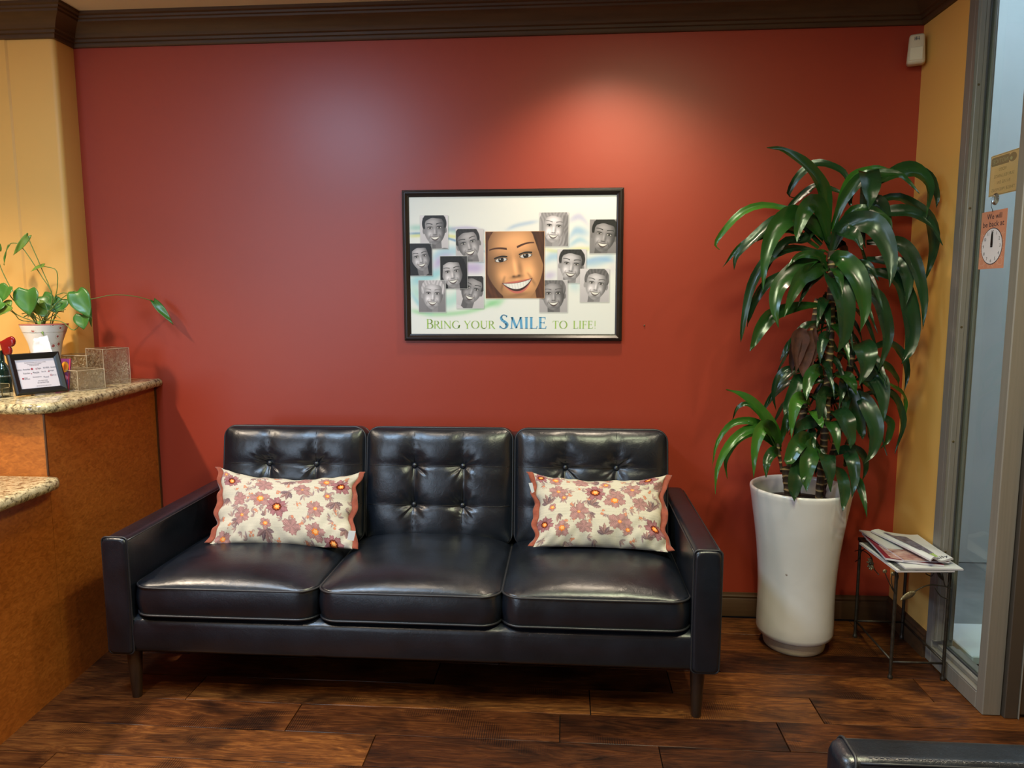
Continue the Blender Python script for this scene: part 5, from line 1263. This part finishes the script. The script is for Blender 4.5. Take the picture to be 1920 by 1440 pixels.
# (control points in zoomed photo pixels, width in zoomed pixels, forward bulge at middle and tip in metres, base depth, material)
A, B_ = za, zb
LV = [
 (A, [(935, 700), (920, 500), (880, 340), (760, 190), (600, 88), (470, 68)], 95, -.34, -.42, LF3),
 (A, [(970, 700), (1040, 440), (1130, 280), (1280, 220), (1420, 228)], 66, -.32, -.30, LF2),
 (A, [(1300, 330), (1460, 240), (1600, 245), (1690, 360), (1670, 590)], 105, -.30, -.36, LF3),
 (A, [(960, 680), (1050, 450), (1180, 300), (1300, 268), (1480, 275), (1615, 412)], 84, -.36, -.42, LF3),
 (A, [(1300, 340), (1500, 240), (1600, 228), (1700, 300), (1755, 430), (1760, 520)], 66, -.27, -.27, LF),
 (A, [(1190, 560), (1225, 250), (1248, 330), (1245, 430), (1235, 530)], 125, -.40, -.44, LF),
 (A, [(910, 680), (780, 560), (640, 530), (450, 500), (280, 555), (150, 690), (85, 790), (118, 832)], 52, -.38, -.36, LF2),
 (A, [(930, 760), (890, 560), (820, 480), (750, 550), (705, 680), (697, 775)], 110, -.40, -.43, LF3),
 (A, [(900, 760), (790, 620), (660, 575), (540, 680), (465, 870), (440, 1150)], 128, -.40, -.44, LF3),
 (A, [(880, 800), (720, 640), (560, 600), (390, 730), (250, 870), (225, 985)], 78, -.36, -.34, LF),
 (A, [(860, 820), (640, 680), (420, 730), (260, 820), (140, 965)], 58, -.34, -.30, LF3),
 (A, [(1110, 400), (1050, 260), (950, 200), (820, 192), (700, 290), (632, 420), (690, 445)], 62, -.20, -.15, LF),
 (A, [(1060, 420), (900, 358), (800, 372), (660, 490), (570, 610)], 52, -.20, -.16, LF),
 (A, [(960, 820), (1060, 640), (1190, 620), (1290, 660), (1370, 790), (1410, 960), (1392, 1115)], 138, -.40, -.46, LF),
 (A, [(980, 760), (1090, 560), (1200, 530), (1300, 560), (1380, 610), (1415, 680)], 70, -.36, -.38, LF3),
 (A, [(1190, 520), (1280, 460), (1340, 520), (1375, 640), (1360, 740)], 92, -.32, -.34, LF),
 (A, [(1190, 600), (1380, 545), (1560, 552), (1700, 640), (1790, 800)], 84, -.34, -.36, LF),
 (A, [(1260, 480), (1450, 435), (1600, 520), (1690, 600), (1720, 760), (1710, 900), (1652, 1080)], 104, -.30, -.28, LF),
 (A, [(1220, 780), (1400, 770), (1510, 820), (1590, 960), (1650, 1200), (1640, 1430)], 96, -.34, -.38, LF),
 (A, [(950, 960), (1010, 890), (1110, 970), (1175, 1100), (1205, 1280), (1172, 1450)], 128, -.42, -.46, LF3),
 (A, [(940, 1060), (960, 1030), (1010, 1090), (1060, 1260), (1050, 1480), (1005, 1600)], 150, -.43, -.46, LF),
 (A, [(930, 960), (850, 985), (740, 1030), (665, 1160), (600, 1340)], 108, -.40, -.44, LF3),
 (A, [(920, 900), (830, 880), (700, 970), (570, 1100), (530, 1260), (560, 1420)], 116, -.38, -.42, LF3),
 (A, [(900, 860), (700, 820), (520, 870), (420, 980), (340, 1150), (290, 1420), (275, 1530)], 70, -.32, -.30, LF),
 (A, [(900, 960), (650, 1000), (480, 1080), (390, 1200), (340, 1330), (325, 1410)], 60, -.28, -.24, LF),
 (A, [(900, 1250), (700, 1260), (520, 1320), (430, 1420), (380, 1520), (345, 1595)], 92, -.34, -.36, LF3),
 (A, [(1050, 1120), (1200, 1130), (1310, 1210), (1370, 1400), (1370, 1560), (1300, 1760)], 96, -.36, -.38, LF),
 (A, [(1200, 1000), (1400, 1020), (1510, 1150), (1560, 1400), (1545, 1580), (1480, 1690)], 118, -.34, -.38, LF),
 (A, [(1220, 900), (1420, 925), (1500, 970), (1530, 1090), (1512, 1260)], 100, -.34, -.36, LF),
 (A, [(1000, 720), (1060, 700), (1140, 740), (1190, 835)], 96, -.40, -.43, LF),
 (A, [(930, 1000), (880, 900), (800, 868), (700, 885), (620, 970)], 58, -.36, -.38, LF3),
 (A, [(980, 1000), (1150, 940), (1240, 960), (1312, 1070)], 60, -.36, -.38, LF),
 (A, [(1100, 500), (1090, 420), (1120, 340), (1150, 290)], 50, -.28, -.24, LF),
 (A, [(960, 800), (820, 700), (740, 760), (600, 780), (470, 960), (430, 1160)], 66, -.32, -.30, LF),
 (A, [(950, 860), (1000, 700), (1100, 640), (1180, 700), (1210, 820)], 80, -.34, -.34, LF),
 (A, [(950, 840), (900, 700), (800, 600), (720, 620), (640, 700)], 70, -.30, -.28, LF),
 (B_, [(565, 960), (540, 860), (430, 690), (300, 570), (165, 522)], 92, -.36, -.40, LF2),
 (B_, [(565, 960), (480, 830), (400, 770), (300, 755), (190, 790), (95, 930), (60, 1110)], 50, -.38, -.38, LF2),
 (B_, [(565, 980), (460, 830), (340, 820), (200, 920), (100, 1110), (85, 1305)], 62, -.40, -.44, LF2),
 (B_, [(565, 980), (400, 850), (260, 890), (165, 1040), (175, 1192)], 52, -.34, -.32, LF2),
 (B_, [(565, 990), (510, 830), (440, 800), (385, 950), (372, 1185)], 88, -.42, -.45, LF2),
 (B_, [(570, 1040), (530, 985), (475, 1060), (465, 1185)], 74, -.38, -.40, LF3),
 (B_, [(560, 920), (430, 720), (330, 632), (250, 660), (205, 775)], 34, -.30, -.28, LF3),
 (B_, [(560, 960), (600, 820), (620, 720), (640, 640)], 44, -.30, -.28, LF3),
 (B_, [(800, 640), (760, 590), (700, 600), (665, 720), (655, 885)], 86, -.40, -.43, LF2),
 (B_, [(760, 690), (820, 690), (870, 760), (888, 812)], 60, -.40, -.42, LF2),
 (B_, [(890, 440), (860, 370), (800, 420), (770, 520), (770, 605)], 82, -.38, -.42, LF3),
 (B_, [(1100, 260), (1150, 170), (1210, 230), (1215, 350), (1165, 490)], 140, -.42, -.46, LF),
 (B_, [(980, 400), (1060, 420), (1110, 480), (1145, 562)], 84, -.40, -.42, LF3),
 (B_, [(830, 480), (720, 440), (680, 520), (625, 640), (600, 720)], 84, -.34, -.38, LF),
 (B_, [(780, 400), (650, 360), (560, 420), (520, 560), (542, 680)], 42, -.28, -.24, LF),
 (B_, [(1080, 600), (1170, 570), (1245, 680), (1292, 830), (1265, 980), (1200, 1080)], 104, -.40, -.44, LF),
 (B_, [(960, 740), (1000, 680), (1065, 760), (1098, 880), (1100, 965)], 128, -.41, -.44, LF),
 (B_, [(900, 800), (940, 760), (985, 850), (1010, 1010)], 84, -.42, -.45, LF3),
 (B_, [(860, 960), (770, 890), (700, 930), (640, 1050), (615, 1085)], 104, -.42, -.45, LF3),
 (B_, [(870, 980), (830, 930), (785, 1050), (765, 1180), (768, 1290)], 112, -.43, -.47, LF3),
 (B_, [(860, 1020), (760, 1040), (700, 1150), (675, 1280), (678, 1360)], 112, -.44, -.47, LF),
 (B_, [(870, 1020), (905, 1000), (935, 1110), (950, 1290)], 114, -.43, -.46, LF),
 (B_, [(940, 1080), (990, 1100), (1045, 1220), (1050, 1340), (1040, 1435)], 90, -.45, -.49, LF),
 (B_, [(980, 1000), (1065, 975), (1115, 1060), (1130, 1200), (1108, 1335)], 84, -.42, -.46, LF),
 (B_, [(1180, 240), (1380, 175), (1480, 250), (1525, 380), (1500, 545)], 62, -.26, -.26, LF),
 (B_, [(1180, 360), (1340, 330), (1440, 420), (1462, 510)], 50, -.24, -.22, LF3),
 (B_, [(1180, 560), (1370, 535), (1465, 640), (1492, 790), (1430, 1005)], 62, -.24, -.26, LF),
 (B_, [(1330, 440), (1480, 540), (1512, 640), (1490, 805)], 34, -.22, -.22, LF2),
 (B_, [(1180, 440), (1290, 420), (1340, 560), (1345, 780)], 110, -.36, -.40, LF),
 (B_, [(1020, 980), (1150, 970), (1215, 1080), (1185, 1215)], 54, -.28, -.28, LF),
 (B_, [(1240, 700), (1370, 740), (1400, 800), (1375, 900), (1325, 965)], 56, -.30, -.32, LF3),
 (B_, [(1000, 560), (900, 540), (870, 640), (880, 800)], 84, -.38, -.40, LF),
 (B_, [(1000, 240), (920, 120), (880, 200), (870, 330)], 70, -.34, -.36, LF),
 (B_, [(1010, 540), (1080, 520), (1130, 640), (1180, 820), (1190, 900)], 90, -.34, -.36, LF),
 (B_, [(900, 720), (820, 760), (720, 800), (660, 900)], 80, -.34, -.34, LF),
]
nleaf = 0
for k, (fn_, pts, wz, ym, yt_, mt) in enumerate(LV):
    n = len(pts); P = []
    yb0 = -.295
    for i, (x, y) in enumerate(pts):
        t = i/(n-1); Y = (yb0*(1-t)**2+ym*2*t*(1-t)*1.0+yt_*t*t)+(.0)
        Y = yb0+(ym-yb0)*min(1, t/.5) if t < .5 else ym+(yt_-ym)*(t-.5)/.5
        q = fn_(x, y); p = pix(q[0], q[1], Y); p.x = min(p.x, XR-.035); P.append(p)
    leaf(P, wz/4/462*1.12, mt, gr, seed=k*1.37); nleaf += 1
# leaves at the back and the sides of the crowns, seen between the front ones
rg = random.Random(5)
def rleaf(c, az, L, up, wd, mt, sd):
    d = Vector((math.cos(az), math.sin(az), 0)); P = [c]
    n = 6
    for i in range(1, n+1):
        t = i/n; P.append(c+d*(L*.62*(t-.18*t*t))+Vector((0, 0, L*(up*t-(.35+up*1.0)*t*t*1.05))))
    for p in P:
        p.y = min(p.y, -.03); p.x = min(p.x, XR-.03)
    return leaf(P, wd, mt, gr, side=(-d.x*.3, -d.y*.3-.5, 1), seed=sd)
for (c, zlo, zhi, n) in ((c1t, -.30, .06, 26), (c2t, -.42, .0, 26), (c3t, -.55, -.02, 24)):
    for k in range(n):
        z = rg.uniform(zlo, zhi); az = rg.uniform(0, math.pi) if k % 3 else rg.uniform(-math.pi, 0)
        rleaf(Vector((c.x+rg.uniform(-.01, .01), c.y, c.z+z)), az, rg.uniform(.26, .40), rg.uniform(.15, .5), rg.uniform(.028, .044), rg.choice((LF, LF, LF3)), rg.random()*20)
for k in range(16):
    c = Vector((.99+rg.uniform(-.03, .05), -.27, rg.uniform(.76, 1.1))); az = rg.uniform(-math.pi, math.pi*.9)
    rleaf(c, az, rg.uniform(.18, .30), rg.uniform(.1, .4), rg.uniform(.028, .04), LF, rg.random()*20)
# dried leaves hanging on the cane
for (a, wz, s) in (([(740, 60), (720, 120), (700, 240), (690, 400)], 130, 1), ([(790, 80), (770, 200), (745, 330), (740, 430)], 110, 2), ([(830, 60), (820, 180), (800, 300), (790, 380)], 70, 3), ([(700, 100), (670, 200), (655, 320), (660, 410)], 60, 4), ([(870, 1180), (880, 1240), (900, 1290), (905, 1340)], 40, 5)):
    leaf([pix(*zb(x, y), -.36+.01*s) for x, y in a], wz/4/462, DRY, gr, seed=s*2.1, name='dry_leaf', fold=.35)

# ================================================================ WROUGHT IRON SIDE TABLE
tb = thing('side_table', (1.33, -.355, 0), 'small square bronze wrought iron side table with leaf and flower scrolls', 'table')
TX0, TX1, TY0, TY1, TZ = 1.237, 1.428, -.525, -.188, .435
for (x, y) in ((TX0, TY0), (TX1, TY0), (TX0, TY1), (TX1, TY1)):
    MB().lathe([(0, 0), (.0088, 0), (.0095, .004), (.0088, .010), (.0065, .013), (.0060, .02), (.0060, TZ-.012)], (x, y, 0), 14).obj('leg', IRON, tb, auto=40)
tp = MB(); tp.box(TX0-.008, TX1+.008, TY0-.008, TY0+.006, TZ-.014, TZ, .002, 1).box(TX0-.008, TX1+.008, TY1-.006, TY1+.008, TZ-.014, TZ, .002, 1)
tp.box(TX0-.008, TX0+.006, TY0, TY1, TZ-.014, TZ, .002, 1).box(TX1-.006, TX1+.008, TY0, TY1, TZ-.014, TZ, .002, 1); tp.obj('top_frame', IRON, tb)
MB().box(TX0+.004, TX1-.004, TY0+.004, TY1-.004, TZ-.008, TZ-.003, .001, 1).obj('tabletop', textured('slate table inlay', (44, 42, 42), (66, 62, 58), 30, .5, .3), tb)
for (a, b_) in (((TX0, TY0, .066), (TX1, TY0, .066)), ((TX0, TY1, .072), (TX1, TY1, .072)), ((TX0, TY0, .072), (TX0, TY1, .072)), ((TX1, TY0, .072), (TX1, TY1, .072))):
    MB().tube([a, b_], .0042, 10).obj('stretcher', IRON, tb, smooth=True)
def z5(x, y): return (1560+x/4.5, 980+y/4.5)
def vine(pts, Y, r_=.0022): return MB().tube(catmull([pix(*z5(x, y), Y) for x, y in pts], 20), r_, 6).obj('scroll', IRON, tb, smooth=True)
YF = TY0-.004
vine([(1005, 560), (960, 540), (900, 530), (830, 525), (760, 545), (700, 580)], YF); vine([(985, 650), (920, 620), (880, 570), (870, 545)], YF)
vine([(1000, 400), (1000, 470), (960, 540), (930, 430)], YF, .002); vine([(870, 420), (820, 400), (780, 390)], YF); vine([(870, 400), (840, 450), (790, 430)], YF, .0018)
vine([(540, 600), (510, 540), (500, 470), (510, 430)], YF, .0018); vine([(545, 610), (520, 580), (470, 480), (450, 430)], YF, .0018); vine([(530, 395), (560, 450), (540, 520)], YF, .0018)
SXp = TX0-.004
def sidep(x, y, X_):    # point of the plane x = X_ seen at a photo pixel
    q = z5(x, y); d = _fw+_r2*((q[0]-960)/F)-_u2*((q[1]-720)/F); return CAM+d*((X_-CAM.x)/d.x)
MB().tube(catmull([sidep(195, 240, SXp), sidep(250, 230, SXp), sidep(330, 290, SXp), sidep(350, 380, SXp), sidep(395, 440, SXp)], 16), .002, 6).obj('scroll', IRON, tb, smooth=True)
MB().tube(catmull([sidep(195, 330, SXp), sidep(230, 300, SXp), sidep(250, 240, SXp), sidep(300, 210, SXp)], 16), .002, 6).obj('scroll', IRON, tb, smooth=True)
# embossed leaf, flower and buds
def flatleaf(base, tip, wd, nrm, mat, parent, name, ribs=7):
    base, tip, nrm = Vector(base), Vector(tip), Vector(nrm).normalized(); ax = tip-base; L = ax.length; ax.normalize(); sd = ax.cross(nrm).normalized(); nu, nj = 11, 30; V = []
    for j in range(nj):
        t = j/(nj-1); hw = wd/2*math.sin(math.pi*t**.8)**.75 if 0 < t < 1 else .0003
        for i in range(nu):
            s_ = i/(nu-1)*2-1; V.append(base+ax*(t*L-.10*L*abs(s_)*0)+sd*s_*hw+nrm*(.0016*abs(math.sin((t+abs(s_)*.18)*ribs*math.pi))+.004*(1-s_*s_)))
    me = np_mesh(name, V, grid_faces(nu, nj), mat); o = obj(name, me, parent); sm = o.modifiers.new('s', 'SOLIDIFY'); sm.thickness = .0014; return o
flatleaf(pix(*z5(705, 580), YF-.003), pix(*z5(572, 652), YF-.003), .024, (0, -1, .1), BRASSY, tb, 'metal_leaf')
flatleaf(pix(*z5(885, 410), YF-.002), pix(*z5(940, 490), YF-.002), .013, (0, -1, 0), IRON, tb, 'metal_leaf')
fc = sidep(330, 345, SXp-.006)
for k in range(9):
    a = 2*math.pi*k/9; d = Vector((-.15*math.cos(a), .75*math.cos(a), math.sin(a))).normalized()
    flatleaf(fc+d*.004, fc+d*.026+Vector((-.004, -.004, 0)), .011, (-.8, -.6, 0), BRASSY, tb, 'petal', 3)
MB().lathe([(.0075, 0), (.0065, .003), (0, .005)], fc+Vector((-.003, -.002, 0)), 14, rot=Matrix.Rotation(R(-90), 3, 'Y')).obj('flower_centre', IRON, tb, smooth=True)
for (x, y) in ((445, 410), (515, 430)):
    c = pix(*z5(x, y), YF-.003); mb = MB(); mb.lathe([(.0082, 0), (.0075, .002), (.004, .004), (0, .0045)], c, 16, rot=Matrix.Rotation(R(90), 3, 'X'))
    mb.tube([c+Vector((.006*math.cos(a*.5)*(1-a/26), -.0045, .006*math.sin(a*.5)*(1-a/26))) for a in range(24)], .0008, 5); mb.obj('rosette', BRASSY, tb, smooth=True)

# magazines and newspaper on the table
ZM = TZ+.0005
def mag(corners, z0, th_, cover, label, name='magazine', lift=None, extra=None, ptsz=None):
    """thin stapled booklet; corners in order spine-near, free-near, free-far, spine-far (world xy)"""
    c = [Vector((x, y, 0)) for x, y in corners]; n = 13; nv = 9; root = thing(name, (c[0]+c[2])/2+Vector((0, 0, z0)), label, 'magazine' if name == 'magazine' else 'newspaper', 'reading matter on the side table')
    def top(u, v): p = (c[0].lerp(c[1], u)).lerp(c[3].lerp(c[2], u), v); return Vector((p.x, p.y, z0+th_+(lift(u, v) if lift else 0)))
    V = []; V2 = []
    for j in range(nv):
        for i in range(n):
            p = top(i/(n-1), j/(nv-1)); V.append(p); V2.append(p-Vector((0, 0, .0006)))
    me = np_mesh('cover', V, grid_faces(n, nv), cover); obj('cover', me, root)
    mb = MB(); bt_ = [p-Vector((0, 0, th_)) for p in V2]; N = n*nv; f_ = [tuple(q) for q in grid_faces(n, nv)]
    loop = [i for i in range(n)]+[j*n+n-1 for j in range(1, nv)]+[(nv-1)*n+i for i in range(n-2, -1, -1)]+[j*n for j in range(nv-2, 0, -1)]
    mb.add(V2+bt_, f_+[tuple(x+N for x in q[::-1]) for q in f_]+[(a, b2, b2+N, a+N)[::-1] for a, b2 in zip(loop, loop[1:]+loop[:1])]); mb.obj('pages', PAPER, root, smooth=False)
    return root, top
def printed(top, root, u0, u1, v0, v1, mat, name, dz=.0006, n=6, wob=0):
    V = []
    for j in range(n):
        for i in range(n): V.append(top(u0+(u1-u0)*i/(n-1), v0+(v1-v0)*j/(n-1)+wob*math.sin(i*2.1))+Vector((0, 0, dz)))
    return obj(name, np_mesh(name, V, grid_faces(n, n), mat), root)
CG = textured('dark photo cover', (30, 34, 36), (110, 112, 108), 45, .3, 0); CR = plain('crimson cover', (120, 26, 44), .3); CS = textured('red striped cover', (120, 40, 46), (206, 180, 170), 70, .3, 0, stretch=(.4, 1, 1)); CW_ = plain('white glossy cover', (206, 208, 208), .28); CB = textured('violet grey photo print', (52, 54, 84), (130, 130, 150), 60, .3, 0); CGn = plain('lime photo print', (150, 180, 104), .35)
m1, t1 = mag([(1.215, -.575), (1.425, -.560), (1.410, -.250), (1.200, -.270)], ZM, .006, CG, 'lowest magazine of the stack, dark photo cover showing at the left front')
printed(t1, m1, 0, .06, 0, 1, CW_, 'spine_strip')
m2, t2 = mag([(1.250, -.560), (1.455, -.560), (1.445, -.255), (1.240, -.235)], ZM+.0072, .005, CW_, 'white magazine second from bottom, sticking out at the front right')
m3, t3 = mag([(1.205, -.500), (1.395, -.545), (1.400, -.240), (1.235, -.205)], ZM+.0136, .007, CR, 'crimson-covered magazine in the middle of the stack', lift=lambda u, v: .006*(1-u)**2)
printed(t3, m3, .1, .9, .02, .5, CS, 'striped_print')
m4, t4 = mag([(1.262, -.520), (1.42, -.530), (1.42, -.22), (1.225, -.200)], ZM+.0235, .004, CS, 'magazine with red and white striped cover just under the newspaper', lift=lambda u, v: .009*(1-u)**2*v)
printed(t4, m4, 0, .35, .35, 1, CW_, 'white_print')
NEWS = textured('newsprint', (196, 198, 200), (214, 216, 218), 12, .6, .1)
m5, t5 = mag([(1.338, -.560), (1.438, -.520), (1.436, -.250), (1.262, -.225)], ZM+.031, .006, NEWS, 'folded white newspaper with rolled left fold, on top of the stack', name='newspaper', lift=lambda u, v: .016*math.exp(-((u-.14)/.16)**2)+.002*math.sin(u*9+v*4))
printed(t5, m5, .10, .62, .22, .86, CB, 'photo_print', n=12); printed(t5, m5, .16, .60, .12, .235, CGn, 'grass_print', n=8)
ms = []
P0 = t5(.10, .02); ux = (t5(.9, .04)-P0).normalized(); uy_ = (t5(.3, .5)-t5(.3, 0)).normalized(); zz = ux.cross(uy_).normalized(); uy_ = zz.cross(ux)
MM = Matrix(((ux.x, uy_.x, zz.x, P0.x+ux.x*.042), (ux.y, uy_.y, zz.y, P0.y+ux.y*.042+.004), (ux.z, uy_.z, zz.z, P0.z+.012), (0, 0, 0, 1)))
tm = text_me('Daily', .03, INK, Matrix.Identity(4), width=.078)
V = [v.co.copy() for v in tm.vertices]; h_ = max(v.y for v in V)-min(v.y for v in V)
for vtx in tm.vertices:
    u = .14+(vtx.co.x+.039)/.078*.74; v_ = .03+(vtx.co.y-min(q.y for q in V))/h_*.085; vtx.co = t5(u, v_)+Vector((0, 0, .0012))
obj('masthead', tm, m5)
